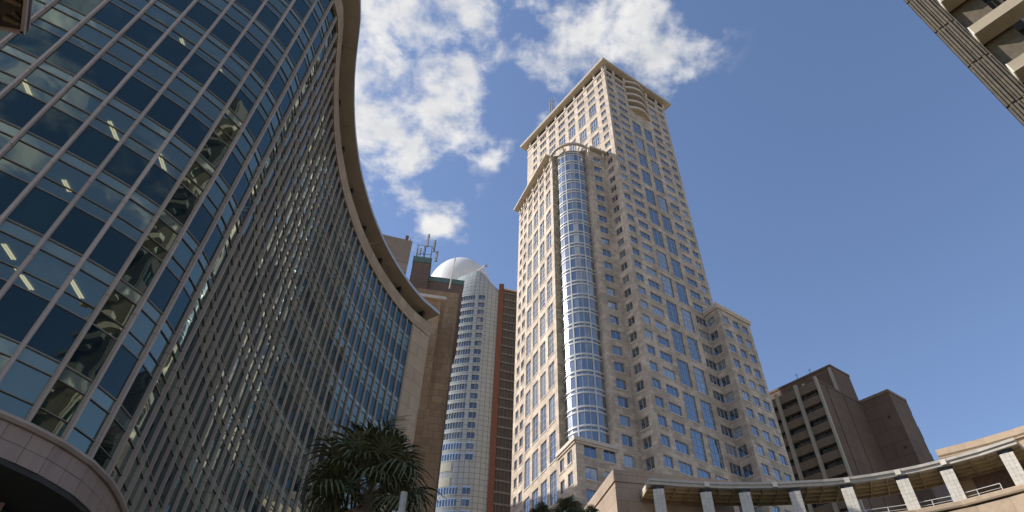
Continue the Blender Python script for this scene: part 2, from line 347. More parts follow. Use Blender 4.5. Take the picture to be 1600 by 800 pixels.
def wall(mb, fr, s0, s1, z0, z1, holes, depth=0.3, o=0.0):
    zs = sorted({z0, z1} | {z for h in holes for z in (h[2], h[3]) if z0 < z < z1})
    for za, zb in zip(zs, zs[1:]):
        cur = s0; zm = (za + zb) / 2
        for a, b in sorted((h[0], h[1]) for h in holes if h[2] < zm < h[3]):
            if a > cur: mb.face([fr.p(cur, o, za), fr.p(a, o, za), fr.p(a, o, zb), fr.p(cur, o, zb)], [(cur, za), (a, za), (a, zb), (cur, zb)])
            cur = b
        if cur < s1: mb.face([fr.p(cur, o, za), fr.p(s1, o, za), fr.p(s1, o, zb), fr.p(cur, o, zb)], [(cur, za), (s1, za), (s1, zb), (cur, zb)])
    i = o - depth
    for a, b, c, d in holes:
        mb.face([fr.p(a, o, c), fr.p(b, o, c), fr.p(b, i, c), fr.p(a, i, c)], [(a, c), (b, c), (b, c + depth), (a, c + depth)])
        mb.face([fr.p(a, i, d), fr.p(b, i, d), fr.p(b, o, d), fr.p(a, o, d)], [(a, d), (b, d), (b, d + depth), (a, d + depth)])
        mb.face([fr.p(a, o, c), fr.p(a, i, c), fr.p(a, i, d), fr.p(a, o, d)], [(a, c), (a + depth, c), (a + depth, d), (a, d)])
        mb.face([fr.p(b, i, c), fr.p(b, o, c), fr.p(b, o, d), fr.p(b, i, d)], [(b, c), (b + depth, c), (b + depth, d), (b, d)])

WCACHE = {}
def window(parent, fr, s0, s1, z0, z1, nx, nz=1, depth=0.24, name='window', sill=True, frame=None, gl=None, trim=None, side=0.0, bar=0.06):
    """one recessed window: frame with bars and a stone sill, glazing behind as its part"""
    frame = frame or M_frame; gl = gl or M_glass; trim = trim or M_trim
    wd, ht = round(s1 - s0, 2), round(z1 - z0, 2)
    key = (wd, ht, nx, nz, depth, sill, frame.name, gl.name, trim.name, side, bar)
    if key not in WCACHE:
        m = MB(); F = ID; t = bar
        a, b = side, wd - side
        m.box(F, a, a + t, -depth, -depth + 0.09, 0, ht); m.box(F, b - t, b, -depth, -depth + 0.09, 0, ht)
        m.box(F, a + t, b - t, -depth, -depth + 0.09, 0, t); m.box(F, a + t, b - t, -depth, -depth + 0.09, ht - t, ht)
        for i in range(1, nx):
            x = a + (b - a) * i / nx; m.box(F, x - t / 2, x + t / 2, -depth, -depth + 0.085, t, ht - t)
        for j in range(1, nz):
            z = ht * j / nz; m.box(F, a + t, b - t, -depth, -depth + 0.08, z - t / 2, z + t / 2)
        if side:                              # dark ventilation slots either side
            m.box(F, 0, a, -depth - .2, -depth - .05, 0, ht, 2); m.box(F, b, wd, -depth - .2, -depth - .05, 0, ht, 2)
        if sill: m.box(F, -0.1, wd + 0.1, -depth + 0.1, 0.10, -0.2, -0.003, 1)
        fm = m.mesh('window', [frame, trim, M_dark])
        g = MB()
        for i in range(nx):
            for j in range(nz):
                x0 = a + (b - a) * i / nx; x1 = a + (b - a) * (i + 1) / nx; q0 = ht * j / nz; q1 = ht * (j + 1) / nz
                dd = [random.uniform(-.004, .004) for _ in range(3)]
                g.face([(x0, depth - .02 + dd[0], q0), (x1, depth - .02 + dd[1], q0), (x1, depth - .02 + dd[2], q1), (x0, depth - .02 + dd[0] + dd[2] - dd[1], q1)])
        WCACHE[key] = (fm, g.mesh('glazing', gl))
    fm, gm = WCACHE[key]
    w_ = place(name, fm, parent, fr.p(s0, 0, z0), fr.rot)
    o = bpy.data.objects.new('glazing', gm); col.objects.link(o); o.parent = w_
    return w_

# ------------------------------------------------------------------ ground
g = MB(); g.face([(-1500, -1500, 0), (1500, -1500, 0), (1500, 1500, 0), (-1500, 1500, 0)])
tag(g.build('ground', M_ground), kind='structure')
g = MB(); g.box(Frame(3, -60, 0), 0, 110, -9, 0, -0.5, 0.004, skip='d')
tag(g.build('road', M_asph), kind='structure')
g = MB(); g.box(Frame(-6.2, -60, 0), 0, 110, -3.2, 0, -0.4, 0.13); g.box(Frame(6.4, -60, 0), 0, 100, -3.2, 0, -0.4, 0.13)
tag(g.build('pavement', M_ground), kind='structure')
g = MB()
for k in range(12): g.box(Frame(-1.4, -55 + k * 9, 0), 0, 3, -.12, 0, -0.1, 0.012, skip='d')
tag(g.build('road_marking', M_mark), kind='structure')

# ------------------------------------------------------------------ curved glass office building (left)
AMP = [(-25.202, 8.117), (-24.08, 8.611), (-22.967, 9.12), (-21.854, 9.647), (-20.748, 10.2), (-19.652, 10.769), (-18.581, 11.364), (-17.527, 12.002), (-16.507, 12.691), (-15.521, 13.43), (-14.586, 14.22), (-13.719, 15.062), (-12.979, 15.963), (-12.427, 16.932), (-12.121, 17.977), (-12.061, 19.074), (-12.214, 20.196), (-12.478, 21.309), (-12.758, 22.415), (-13.022, 23.52), (-13.26, 24.65), (-13.455, 25.806), (-13.626, 26.954), (-13.761, 28.084), (-13.872, 29.172), (-13.94, 30.226), (-13.982, 31.28), (-14.008, 32.334), (-13.999, 33.405), (-13.957, 34.493), (-13.88, 35.589), (-13.779, 36.669), (-13.659, 37.748), (-13.515, 38.819), (-13.336, 39.882), (-13.124, 40.927), (-12.894, 41.956), (-12.631, 42.976), (-12.35, 43.979), (-12.027, 44.973), (-11.679, 45.959), (-11.296, 46.928), (-10.897, 47.88), (-10.472, 48.807), (-10.021, 49.683), (-9.562, 50.507)]
AZB, AZT, NFL = 10.67, 42.5, 9
FH = (AZT - AZB) / NFL; WH = FH * 0.55
amp = thing('curved_office_building', 'curved glass office building with closely set brown vertical fins and dark blue spandrels', 'building', (-19, 32, 0))
def offs(pts, o):
    r = []
    for i in range(len(pts)):
        a = pts[max(i - 1, 0)]; b = pts[min(i + 1, len(pts) - 1)]; d = math.dist(a, b)
        r.append((pts[i][0] + (b[1] - a[1]) / d * o, pts[i][1] - (b[0] - a[0]) / d * o))
    return r
GL = offs(AMP, -0.135)                          # glass line
def bisect(i):
    a = AMP[max(i - 1, 0)]; b = AMP[min(i + 1, len(AMP) - 1)]
    return math.degrees(math.atan2(b[0] - a[0], b[1] - a[1]))
# fins: one per bay line, in storey lengths with an open joint
for i, (x, y) in enumerate(AMP):
    f = Frame(x, y, bisect(i)); m = MB()
    for k in range(NFL):
        z0 = AZB + k * FH + (0.02 if k else 0.0) + WH * .55; z1 = AZB + (k + 1) * FH + WH * .55
        if k == 0: z0 = AZB
        if k == NFL - 1: z1 = AZT
        m.box(f, -0.042, 0.042, -0.06, 0.0, z0, z1)
        m.box(f, -0.075, 0.075, -0.155, -0.063, z0, z1)
    m.build('fin', M_mull, amp)
# bays
bays = []
for i in range(len(AMP) - 1):
    a, b = GL[i], GL[i + 1]; wd = math.dist(a, b)
    f = Frame(a[0], a[1], math.degrees(math.atan2(b[0] - a[0], b[1] - a[1])))
    bays.append((f, wd))
cand = {'spandrel_panel': [], 'window_pane': [], 'lower_pane': [], 'transom_pane': []}
SPEC = {'spandrel_panel': (WH, FH, M_spand, 0.0), 'lower_pane': (0.0, WH * .27, M_vis, -0.02), 'window_pane': (WH * .27, WH * .76, M_vis, -0.02), 'transom_pane': (WH * .76, WH, M_tran, -0.02)}
for i, (f, wd) in enumerate(bays):
    mid = Vector(f.p(wd / 2, 0, 0)); nrm = Vector((f.n[0], f.n[1], 0))
    for k in range(NFL):
        for nm, (a, b, mt, oo) in SPEC.items():
            c = Vector((mid.x, mid.y, AZB + k * FH + (a + b) / 2)); v = Vector((0, 0, CAMZ)) - c; d2 = v.length_squared
            azc = abs(math.degrees(math.atan2(c.x, c.y)))
            e = math.degrees(math.atan2(c.z, math.hypot(c.x, c.y)))
            vis = -1 if azc > 62 else 0
            cand[nm].append((vis * 1e9 + wd * (b - a) * max(v.normalized().dot(nrm), 0.01) / d2, i, k))
for nm, lst in cand.items():
    a, b, mt, oo = SPEC[nm]; lst.sort(reverse=True); rest = MB(); meshes = {}
    for n_, (sc_, i, k) in enumerate(lst):
        f, wd = bays[i]; z = AZB + k * FH
        if n_ < 298:
            if i not in meshes:
                m = MB(); t = 0.012
                m.face([(t, -oo, t), (wd - t, -oo, t), (wd - t, -oo, b - a - t), (t, -oo, b - a - t)])
                for q in (((t, 0), (0, 0)), ): pass
                m.box(ID, 0, wd, -0.06, oo - 0.004, 0, b - a, skip='fb')
                meshes[i] = m.mesh(nm, mt)
            place(nm, meshes[i], amp, f.p(0, 0, z + a), f.rot)
        else:
            rest.face([f.p(0, oo, z + a), f.p(wd, oo, z + a), f.p(wd, oo, z + b), f.p(0, oo, z + b)])
    if rest.f: tag(rest.build(nm, mt, amp), kind='stuff')
# sash bars round the building at each level
GLb = offs(AMP, -0.13)
for k in range(NFL):
    for q in (0.0, WH * .27, WH * .76, WH):
        z = AZB + k * FH + q; h = 0.024 if q in (0.0, WH) else 0.013
        m = MB(); m.sweep(GLb, [(-0.03, z - h), (0.025, z - h), (0.025, z + h), (-0.03, z + h)]); m.build('sash_bar', M_sash, amp)
# interiors: ceilings, floors, back walls, blinds, lamps
IN = offs(AMP, -0.30); BK = offs(AMP, -4.6)
for k in range(NFL):
    z = AZB + k * FH
    m = MB()
    for i in range(len(IN) - 1):
        m.face([(IN[i][0], IN[i][1], z + WH + .03), (IN[i + 1][0], IN[i + 1][1], z + WH + .03), (BK[i + 1][0], BK[i + 1][1], z + WH + .03), (BK[i][0], BK[i][1], z + WH + .03)])
    m.build('ceiling', M_ceil, amp)
    m = MB()
    for i in range(len(IN) - 1):
        m.face([(IN[i][0], IN[i][1], z - .05), (BK[i][0], BK[i][1], z - .05), (BK[i + 1][0], BK[i + 1][1], z - .05), (IN[i + 1][0], IN[i + 1][1], z - .05)])
        m.face([(BK[i][0], BK[i][1], z - .05), (BK[i + 1][0], BK[i + 1][1], z - .05), (BK[i + 1][0], BK[i + 1][1], z + WH + .03), (BK[i][0], BK[i][1], z + WH + .03)])
        m.face([(IN[i][0], IN[i][1], z + WH + .03), (IN[i + 1][0], IN[i + 1][1], z + WH + .03), (IN[i + 1][0], IN[i + 1][1], z + FH - .05), (IN[i][0], IN[i][1], z + FH - .05)])
    m.build('storey_interior', M_inner, amp)
rb = random.Random(21)
for i, (f, wd) in enumerate(bays):
    for k in range(NFL):
        if rb.random() < (0.30 if i > 14 else 0.16):
            drop = rb.choice([0.3, 0.5, 0.75, 1.0]) * WH; z1 = AZB + k * FH + WH
            m = MB(); m.face([f.p(.06, -.13, z1 - drop), f.p(wd - .06, -.13, z1 - drop), f.p(wd - .06, -.13, z1), f.p(.06, -.13, z1)])
            m.build('blind', M_blind, amp)
# ceiling lamps seen through the glass: bay, storey, distance behind the glass, position along the bay
for (x, y, z, hd, ln) in [(-18.72, 12.99, 23.24, -7.7, 1.1), (-16.18, 14.71, 23.24, -3.4, 1.2), (-16.23, 14.89, 19.7, -3.7, 0.54), (-14.73, 16.15, 23.24, -5.2, 1.23), (-16.11, 14.71, 30.31, 0.7, 0.36), (-16.18, 14.71, 33.85, 18.2, 0.38), (-16.23, 14.71, 16.17, -2.6, 0.7), (-16.39, 15.79, 16.17, -0.8, 1.1), (-14.79, 16.19, 16.17, -2.7, 1.04), (-14.73, 16.24, 30.31, 5.3, 0.42)]:
    m = MB(); f = Frame(x, y, hd)
    for o in (-0.075, 0.02): m.box(f, 0, ln, o, o + 0.055, z - 0.02, z)
    m.build('ceiling_lamp', M_strip, amp)
# base: moulding, two courses of panels, dark soffit and lower glazing
m = MB(); m.sweep(AMP, [(-0.4, AZB - .23), (0.10, AZB - .23), (0.17, AZB - .15), (0.17, AZB - .08), (0.08, AZB - .03), (-0.05, AZB - .003), (-0.4, AZB - .003)]); m.build('base_moulding', M_mull, amp)
def resample(pts, step):
    r = [pts[0]]; left = step; 
    for a, b in zip(pts, pts[1:]):
        d = math.dist(a, b); t = 0.0
        while d - t >= left:
            t += left; r.append((a[0] + (b[0] - a[0]) * t / d, a[1] + (b[1] - a[1]) * t / d)); left = step
        left -= d - t
    return r
RS = resample(AMP, 0.65); RS2 = offs(RS, 0.0)
for i in range(len(RS) - 1):
    a, b = RS[i], RS[i + 1]; d = math.dist(a, b); f = Frame(a[0], a[1], math.degrees(math.atan2(b[0] - a[0], b[1] - a[1])))
    for (z0, z1) in ((AZB - .24 - .42, AZB - .24), (AZB - .24 - .86, AZB - .24 - .433)):
        m = MB(); m.box(f, 0.006, d - .006, -0.1, 0.02 + random.uniform(-.004, .004), z0, z1); m.build('stone_panel', M_panel, amp)
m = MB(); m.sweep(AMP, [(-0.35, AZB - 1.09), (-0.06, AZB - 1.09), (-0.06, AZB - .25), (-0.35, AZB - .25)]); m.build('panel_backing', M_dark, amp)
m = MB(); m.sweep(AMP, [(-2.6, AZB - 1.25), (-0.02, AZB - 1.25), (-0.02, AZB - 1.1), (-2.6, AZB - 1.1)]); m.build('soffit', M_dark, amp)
LG = offs(AMP, -2.2)
m = MB(); m.sweep(LG, [(-0.2, 0.1), (0, 0.1), (0, AZB - 1.26), (-0.2, AZB - 1.26)]); m.build('lower_glazing', M_teal, amp)
for i in range(0, len(LG), 1):
    f = Frame(LG[i][0], LG[i][1], bisect(i)); m = MB(); m.box(f, -.05, .05, -0.02, .14, 0.1, AZB - 1.26); m.build('lower_mullion', M_mull, amp)
# roof edge: stone band, recess with brackets, oversailing canopy in lengths
ENDP = [(-8.86, 51.42), (-8.07, 52.53)]
TOPL = AMP + ENDP
m = MB(); m.sweep(TOPL, [(-0.6, AZT + .003), (0.02, AZT + .003), (0.06, AZT + 1.48), (-0.6, AZT + 1.48)]); m.build('roof_band', M_band, amp)
m = MB(); m.sweep(TOPL, [(-1.2, AZT + 1.483), (-0.62, AZT + 1.483), (-0.62, AZT + 2.46), (-1.2, AZT + 2.46)]); m.build('roof_recess', M_green, amp)
for i in range(2, len(TOPL) - 1, 4):
    a = TOPL[i]; b = TOPL[i + 1]; f = Frame(a[0], a[1], math.degrees(math.atan2(b[0] - a[0], b[1] - a[1])))
    m = MB(); m.box(f, -.14, .14, -0.61, 0.0, AZT + 1.49, AZT + 2.45); m.build('roof_bracket', M_dark, amp)
for a0 in range(0, len(TOPL) - 1, 6):
    seg = TOPL[a0:a0 + 7]
    if len(seg) < 2: continue
    q = seg[-1]; p = seg[-2]; d = math.dist(p, q); seg = seg[:-1] + [(q[0] - (q[0] - p[0]) / d * .04, q[1] - (q[1] - p[1]) / d * .04)]
    m = MB(); m.sweep(seg, [(-2.6, AZT + 2.5), (0.95, AZT + 2.5), (0.95, AZT + 2.82), (-2.6, AZT + 2.9)]); m.build('roof_canopy', M_canopy, amp)
    m = MB(); m.sweep(seg, [(0.953, AZT + 2.49), (0.99, AZT + 2.49), (0.99, AZT + 2.84), (0.953, AZT + 2.84)]); m.build('canopy_edge', M_frame, amp)
m = MB()
back = [(-17, 60), (-34, 56), (-38, 26), (-34, 7)]
RR = offs(TOPL, -1.0)
m.face([(x, y, AZT + 2.46) for x, y in RR + back])
allb = [RR[-1]] + back + [RR[0]]
for a, b in zip(allb, allb[1:]): m.face([(a[0], a[1], 0), (b[0], b[1], 0), (b[0], b[1], AZT + 2.46), (a[0], a[1], AZT + 2.46)])
m.build('roof_and_rear_wall', M_core, amp)
# pale stone end pier
m = MB()
e0 = offs(AMP, 0.0)[-1]
fe = Frame(e0[0], e0[1], math.degrees(math.atan2(ENDP[-1][0] - e0[0], ENDP[-1][1] - e0[1]))); le = math.dist(e0, ENDP[-1])
m.box(fe, 0.12, le, -6, -0.05, 0, AZT)
m.build('end_pier', M_corelight, amp)

# ------------------------------------------------------------------ stone core building behind it
core = thing('stone_core_building', 'brown stone service block with green edged plant rooms beside the curved glass building', 'building', (-10, 59, 0))
fc = Frame(-11.56, 54.95, 81)
m = MB(); m.box(fc, -.85, 3.78, -4.5, 0, 0, 50.02); m.build('stair_block', M_core, core)
m = MB(); m.box(fc, -1.2, 4.3, -4.5, 0.38, 50.023, 50.45); m.build('cap_slab', M_trim, core)
fd = Frame(-14.02, 59.71, 81.3)
m = MB(); m.box(fd, -3.4, 7.73, -5.5, 0, 0, 56.0); m.build('rear_block', M_core, core)
m = MB(); m.box(fd, 7.65, 7.78, -.25, 0.04, 0, 56.25); m.build('corner_flashing', M_brick, core)
fp = Frame(-11.05, 63.67, 82)
m = MB(); m.box(fp, 0.0, 4.72, -3, 0, 50, 60.6); m.build('plant_room', M_brick, core)
m = MB(); m.box(fp, -.03, 4.79, -3, 0.07, 60.603, 61.45); m.build('copper_edge', M_green, core)
m = MB(); m.box(fp, -2.46, -0.05, -3, 0.76, 50, 63.07); m.build('plant_room', M_brick, core)
m = MB(); m.box(fp, -2.52, 0.02, -3, 0.83, 63.073, 64.1); m.build('copper_edge', M_green, core)
ft = Frame(-16.4, 55.34, 75.5)
m = MB(); m.box(ft, -.85, 3.9, -4.4, -0.1, 0, 55.0); m.build('plant_base', M_core, core)
m = MB(); m.box(ft, -0.5, 3.93, -3.3, 0, 55.0, 56.53); m.build('tank_house', M_ribbed, core)
m = MB(); m.box(ft, -0.5, 3.93, -3.3, 0, 56.58, 60.52)
for k in range(26): m.box(ft, -0.47 + k * .17, -0.39 + k * .17, 0, 0.025, 56.62, 60.48)
for k in range(18): m.box(ft, 3.93, 3.955, -3.27 + k * .18, -3.19 + k * .18, 56.62, 60.48)
m.build('tank_house', M_ribbed, core)
m = MB(); m.box(ft, 3.0, 3.4, -.5, -.17, 60.52, 61.46); m.tube(ft.p(3.65, -.25, 60.52), ft.p(3.65, -.25, 61.1), .035); m.tube(ft.p(3.65, -.25, 61.1), ft.p(3.95, -.25, 61.55), .025); m.build('roof_vent', M_brick, core)
ant = thing('mobile_antenna_mast', 'cluster of tall grey panel antennas on a rail frame on the green edged roof', 'antenna', fp.p(-1.7, 0.42, 64.1))
m = MB()
for (s, o) in ((-2.2, .5), (-1.28, .5), (-.25, .5), (-.25, -1.0), (-2.2, -1.0)): m.tube(fp.p(s, o, 64.1), fp.p(s, o, 66.7), .045)
for z in (65.0, 66.6):
    m.tube(fp.p(-2.3, .5, z), fp.p(-.17, .5, z), .035); m.tube(fp.p(-.25, .5, z), fp.p(-.25, -1.1, z), .035); m.tube(fp.p(-2.2, .5, z), fp.p(-2.2, -1.1, z), .035)
m.tube(fp.p(-1.1, .5, 64.1), fp.p(-1.1, .5, 68.2), .07)
m.build('frame', M_dframe, ant)
for (s, o, z0, h) in ((-.95, .72, 66.3, 2.5), (.05, .68, 65.5, 2.3), (.55, .5, 63.9, 2.0), (-1.8, .64, 64.6, 1.3)):
    m = MB(); f = fp.sub(s, o, 35); m.box(f, -.16, .145, -.08, .08, z0, z0 + h); m.box(f, -.05, .05, -.3, -.08, z0 + .25, z0 + .38); m.box(f, -.05, .05, -.3, -.08, z0 + h - .42, z0 + h - .3); m.build('antenna_panel', M_antenna, ant)
pole = MB(); pole.tube((-7.65, 60.0, 56.0), (-7.44, 60.0, 60.8), .1, .05); pole.tube((-7.44, 60.0, 60.8), (-7.43, 60.0, 61.4), .085, .085)
tag(pole.build('roof_pole', M_trim), 'thin pale pole standing on the brown core block roof edge', 'pole')
# block added unseen behind the curved building, only to shade the sandstone tower's foot
nb = thing('unseen_shadow_block', 'plain stone block added out of view behind the curved glass building to shade the tower foot', 'building', (-38, 112, 0))
fn_ = Frame(-30, 128, 180); NBZ = 78.5
wn = [(2 + 3.4 * k, 4.4 + 3.4 * k, 4 + 3.8 * j, 6.2 + 3.8 * j) for k in range(8) for j in range(19)]
m = MB(); wall(m, fn_, 0, 30, 0, NBZ, [], .2); wall(m, Frame(-30, 98, 270), 0, 18, 0, NBZ, [], .2); wall(m, Frame(-48, 98, 0), 0, 30, 0, NBZ, [], .2); wall(m, Frame(-48, 128, 90), 0, 18, 0, NBZ, [], .2)
m.face([(-30, 98, NBZ), (-30, 128, NBZ), (-48, 128, NBZ), (-48, 98, NBZ)]); m.build('wall', M_core, nb)
for (a, b, c, d) in wn[::5]:
    m = MB(); m.box(fn_, a, b, .003, .06, c, d); m.build('window', M_bglass, nb)

# ------------------------------------------------------------------ sail shaped tower
SX, SY, SR = -9.2, 163.7, 14.0
sail = thing('sail_tower', 'pale curved tower of silver panels with rows of small windows and orange fin', 'building', (SX, SY, 0))
fac0 = math.degrees(math.atan2(-SX, -SY))      # azimuth from tower to camera
def sp(a, r=SR):                                # a: degrees to the right as seen from the camera
    t = R(fac0 - a); return (SX + math.sin(t) * r, SY + math.cos(t) * r)
def stop(a):
    pts = [(-100, 145), (-45, 146), (-31, 146.2), (-22, 146.4), (-13, 147.2), (-7, 146.9), (0, 145.4), (8, 142.9), (14, 141.4), (20, 140.4), (40, 138)]
    for (a0, z0), (a1, z1) in zip(pts, pts[1:]):
        if a <= a1: return z0 + (z1 - z0) * (a - a0) / (a1 - a0)
    return pts[-1][1]
SF = 2.95
sh = []
rowsz = [135.0 - SF * i for i in range(24)]
def sail_cols(i):
    c = [(-34 + 3.05 * k, -34 + 3.05 * k + 2.5) for k in range(-6, 8)] + [(-5.5, -1.6), (-1.3, 2.5)]
    return c
m = MB()
A0 = [(-100 + k * 2.0) for k in range(61)]
hole_rows = []
for i, zt in enumerate(rowsz):
    if i in (19, 20): continue
    hole_rows.append((zt - 1.75, zt))
angs = sorted(set([round(a, 2) for a in A0] + [round(x, 2) for c in sail_cols(0) for x in c]))
angs = [a for a in angs if a <= 21]
zedges = sorted({20.0, 137.0} | {z for r in hole_rows for z in r})
cols_ = sail_cols(0)
for a, b in zip(angs, angs[1:]):
    am = (a + b) / 2; P, Q = sp(a), sp(b); ua, ub = SR * R(a), SR * R(b)
    incol = any(c0 < am < c1 for c0, c1 in cols_)
    for z0, z1 in zip(zedges, zedges[1:]):
        zm = (z0 + z1) / 2
        if incol and any(r0 < zm < r1 for r0, r1 in hole_rows): continue
        m.face([(P[0], P[1], z0), (Q[0], Q[1], z0), (Q[0], Q[1], z1), (P[0], P[1], z1)], [(ua, z0), (ub, z0), (ub, z1), (ua, z1)])
    # leaning crown above the last windows
    nz_ = 4
    for j in range(nz_):
        def cr(aa, t):
            zt = stop(aa); z = 137 + (zt - 137) * t; q = sp(aa, SR - 1.6 * t * t - .0 * t); return (q[0], q[1], z)
        m.face([cr(a, j / nz_), cr(b, j / nz_), cr(b, (j + 1) / nz_), cr(a, (j + 1) / nz_)], [(ua, 137 + 2.2 * j), (ub, 137 + 2.2 * j), (ub, 139.2 + 2.2 * j), (ua, 139.2 + 2.2 * j)])
m.build('panel_shell', M_sailpanel, sail)
m = MB(); m.face([sp(a, SR - 1.6) + (stop(a) - .02,) for a in angs] + [sp(60, 13) + (138,), sp(180, 12) + (138,), sp(-150, 12) + (139,)]); m.build('crown_roof', M_dome, sail)
for (c0, c1) in cols_:
    me = None
    for (r0, r1) in hole_rows:
        wm = MB(); P, Q = sp(c0, SR - .22), sp(c1, SR - .22); f = Frame(P[0], P[1], math.degrees(math.atan2(Q[0] - P[0], Q[1] - P[1]))); wd = math.dist(P, Q)
        if me is None:
            g_ = MB(); g_.face([(0, 0, 0), (wd, 0, 0), (wd, 0, r1 - r0), (0, 0, r1 - r0)]); me = g_.mesh('window', M_sailglass)
        place('window', me, sail, f.p(0, 0, r0), f.rot)
for k, (z0, z1) in enumerate(((73.2, 75.6), (77.2, 79.6))):
    m = MB(); m.sweep([sp(a) for a in range(-40, -18, 3)], [(-.1, z0), (.05, z0), (.05, z1), (-.1, z1)]); m.build('tan_panel', M_sailtan, sail)
fn = sp(20.2, SR); ff = Frame(fn[0], fn[1], 91)
m = MB(); m.box(ff, 0, 1.5, -3, .35, 0, 140.9); m.build('fin_wall', M_terra, sail)
# dark glazed flank with slab edges
fq = ff.sub(1.5, -0.1, -16)
m = MB(); m.box(fq, 0, 14, -8, 0, 0, 138.6); m.build('smoked_flank', M_smoke, sail)
for i in range(30):
    z = 137.6 - SF * i; m = MB(); m.box(fq, 0, 14.05, -.02, 0.22, z - .3, z + .2); m.build('slab_edge', M_grid, sail)
for k in range(14):
    m = MB(); m.box(fq, .5 + k * .98, .58 + k * .98, 0.004, .16, 40, 138); m.build('flank_mullion', M_grid, sail)
m = MB(); m.sweep([fq.p(0, .2, 0)[:2], fq.p(7, .25, 0)[:2], fq.p(14, .1, 0)[:2]], [(-.4, 138.603), (.35, 138.603), (.35, 139.0), (-.4, 139.0)]); m.build('flank_coping', M_trim, sail)
# white dome behind the crown
DX, DY, DRr, DZ, DH = -17.5, 166.0, 11.5, 148.6, 15.0
m = MB(); n1, n2 = 40, 10
def dm(i, j):
    th = 2 * math.pi * i / n1; ph = (math.pi / 2) * j / n2
    return (DX + math.cos(th) * DRr * math.cos(ph), DY + math.sin(th) * DRr * math.cos(ph), DZ + math.sin(ph) * DH)
for i in range(n1):
    t0, t1 = 2 * math.pi * i / n1, 2 * math.pi * (i + 1) / n1
    m.face([(DX + math.cos(t0) * DRr, DY + math.sin(t0) * DRr, 100), (DX + math.cos(t1) * DRr, DY + math.sin(t1) * DRr, 100), (DX + math.cos(t1) * DRr, DY + math.sin(t1) * DRr, DZ), (DX + math.cos(t0) * DRr, DY + math.sin(t0) * DRr, DZ)])
    for j in range(n2): m.face([dm(i, j), dm(i + 1, j), dm(i + 1, j + 1), dm(i, j + 1)])
m.build('roof_dome', M_dome, sail, smooth=True, weld=True)
m = MB()
for k in range(25):
    ph = math.pi * (0.17 + 0.62 * k / 24); base = Vector((DX - math.cos(ph) * DRr, DY, DZ + math.sin(ph) * DH)); tip = base + Vector((-math.cos(ph) * .3, 0, .9))
    m.tube(base, tip, .035, n=5)
    if k: m.tube(prev, tip, .035, n=5)
    prev = tip
m.build('dome_rail', M_frame, sail)
m = MB(); m.tube((DX - 2.6, DY, DZ + 11), (DX - 2.0, DY, DZ + 16.6), .05, .03, n=6); m.build('dome_aerial', M_white, sail)
cr_ = thing('window_cleaning_crane', 'white window cleaning crane jib poking over the top of the silver panelled tower', 'crane', (-9.6, 158, 145))
a_ = sp(-4, SR - 3); 
m = MB(); m.tube((-12.4, 152.8, 146.6), (-8.6, 152.6, 150.7), .38, .32, n=8); m.build('jib', M_white, cr_)
m = MB(); m.tube((-12.4, 152.8, 144.5), (-12.4, 152.8, 146.9), .35); m.box(Frame(-8.9, 152.4, 90), 0, 1.1, -.25, .25, 150.1, 150.8); m.build('jib_base', M_frame, cr_)

# ------------------------------------------------------------------ main stone tower
tow = thing('stone_office_tower', 'tall sandstone clad office tower with flat overhanging roof, round glass corner bay and blue windows', 'building', (30, 110, 0))
CX, CY = 24.582, 93.384
TF = 3.65
FA = Frame(CX, CY, 57.7)
bx = Frame(CX, CY, -35.1); bq = bx.p(36.2, 0, 0)
FB = Frame(bq[0], bq[1], 144.9); BW = 36.2
ZR = lambda n: 82.37 + TF * n                 # head height of window row n
holesA, winA = [], []
for n in range(-11, 26):
    for (a, b, k) in ((.8, 2.75, 2), (4.0, 7.0, 3), (16.65, 19.65, 3), (20.85, 22.75, 2)):
        if a > 20 and n < 2: continue
        if a > 16 and 0: continue
        winA.append((a, b, ZR(n) - 2.1, ZR(n), k, 1))
for n in range(-10, 22, 2):
    for (a, b) in ((8.2, 11.15), (12.4, 15.3)):
        zt = min(ZR(n), 160.9); winA.append((a, b, ZR(n) - 5.7, zt, 2, 4))
balc = (8.0, 15.7, 161.6, 175.2)
m = MB(); wall(m, FA, 0, 23.6, 0, 176.6, [w_[:4] for w_ in winA] + [balc], 0.3)
for (a, b, c, d, k, kz) in winA:
    if kz == 4: window(tow, FA, a, b, c, d, 2, 4, name='tall_window', side=0.28, depth=.22, bar=.07)
    else: window(tow, FA, a, b, c, d, k, name='window' if k == 2 else 'triple_window')
# left face B (s' measured from its far end)
winB = []
cb = [(4.7, 7.6, 1), (9.2, 12.1, 1), (13.6, 16.5, 1), (17.95, 20.9, 1), (22.45, 25.4, 1), (26.9, 29.8, 0), (31.45, 33.2, 2)]
for n in range(-11, 26): winB.append((BW - 3.2, BW - 1.35, ZR(n) - 2.1, ZR(n), 2, 1))
for (a, b, t) in cb:
    for n in range(14, 26):
        if t == 1 and n < 23: continue
        winB.append((BW - b, BW - a, ZR(n) - 2.1, ZR(n), 2 if t == 2 else 3, 1))
    if t == 1:
        for n in range(14, 23, 2): winB.append((BW - b, BW - a, ZR(n) - 5.1, ZR(n) + .25, 3, 3))
wall(m, FB, 0, BW, 0, 176.6, [w_[:4] for w_ in winB], 0.3)
for (a, b, c, d, k, kz) in winB:
    if kz == 3: window(tow, FB, a, b, c, d, 3, 3, gl=M_greyreflglass, name='tall_window', side=0.25, depth=.22, bar=.07)
    else: window(tow, FB, a, b, c, d, k, gl=M_greyreflglass, name='window' if k == 2 else 'triple_window')
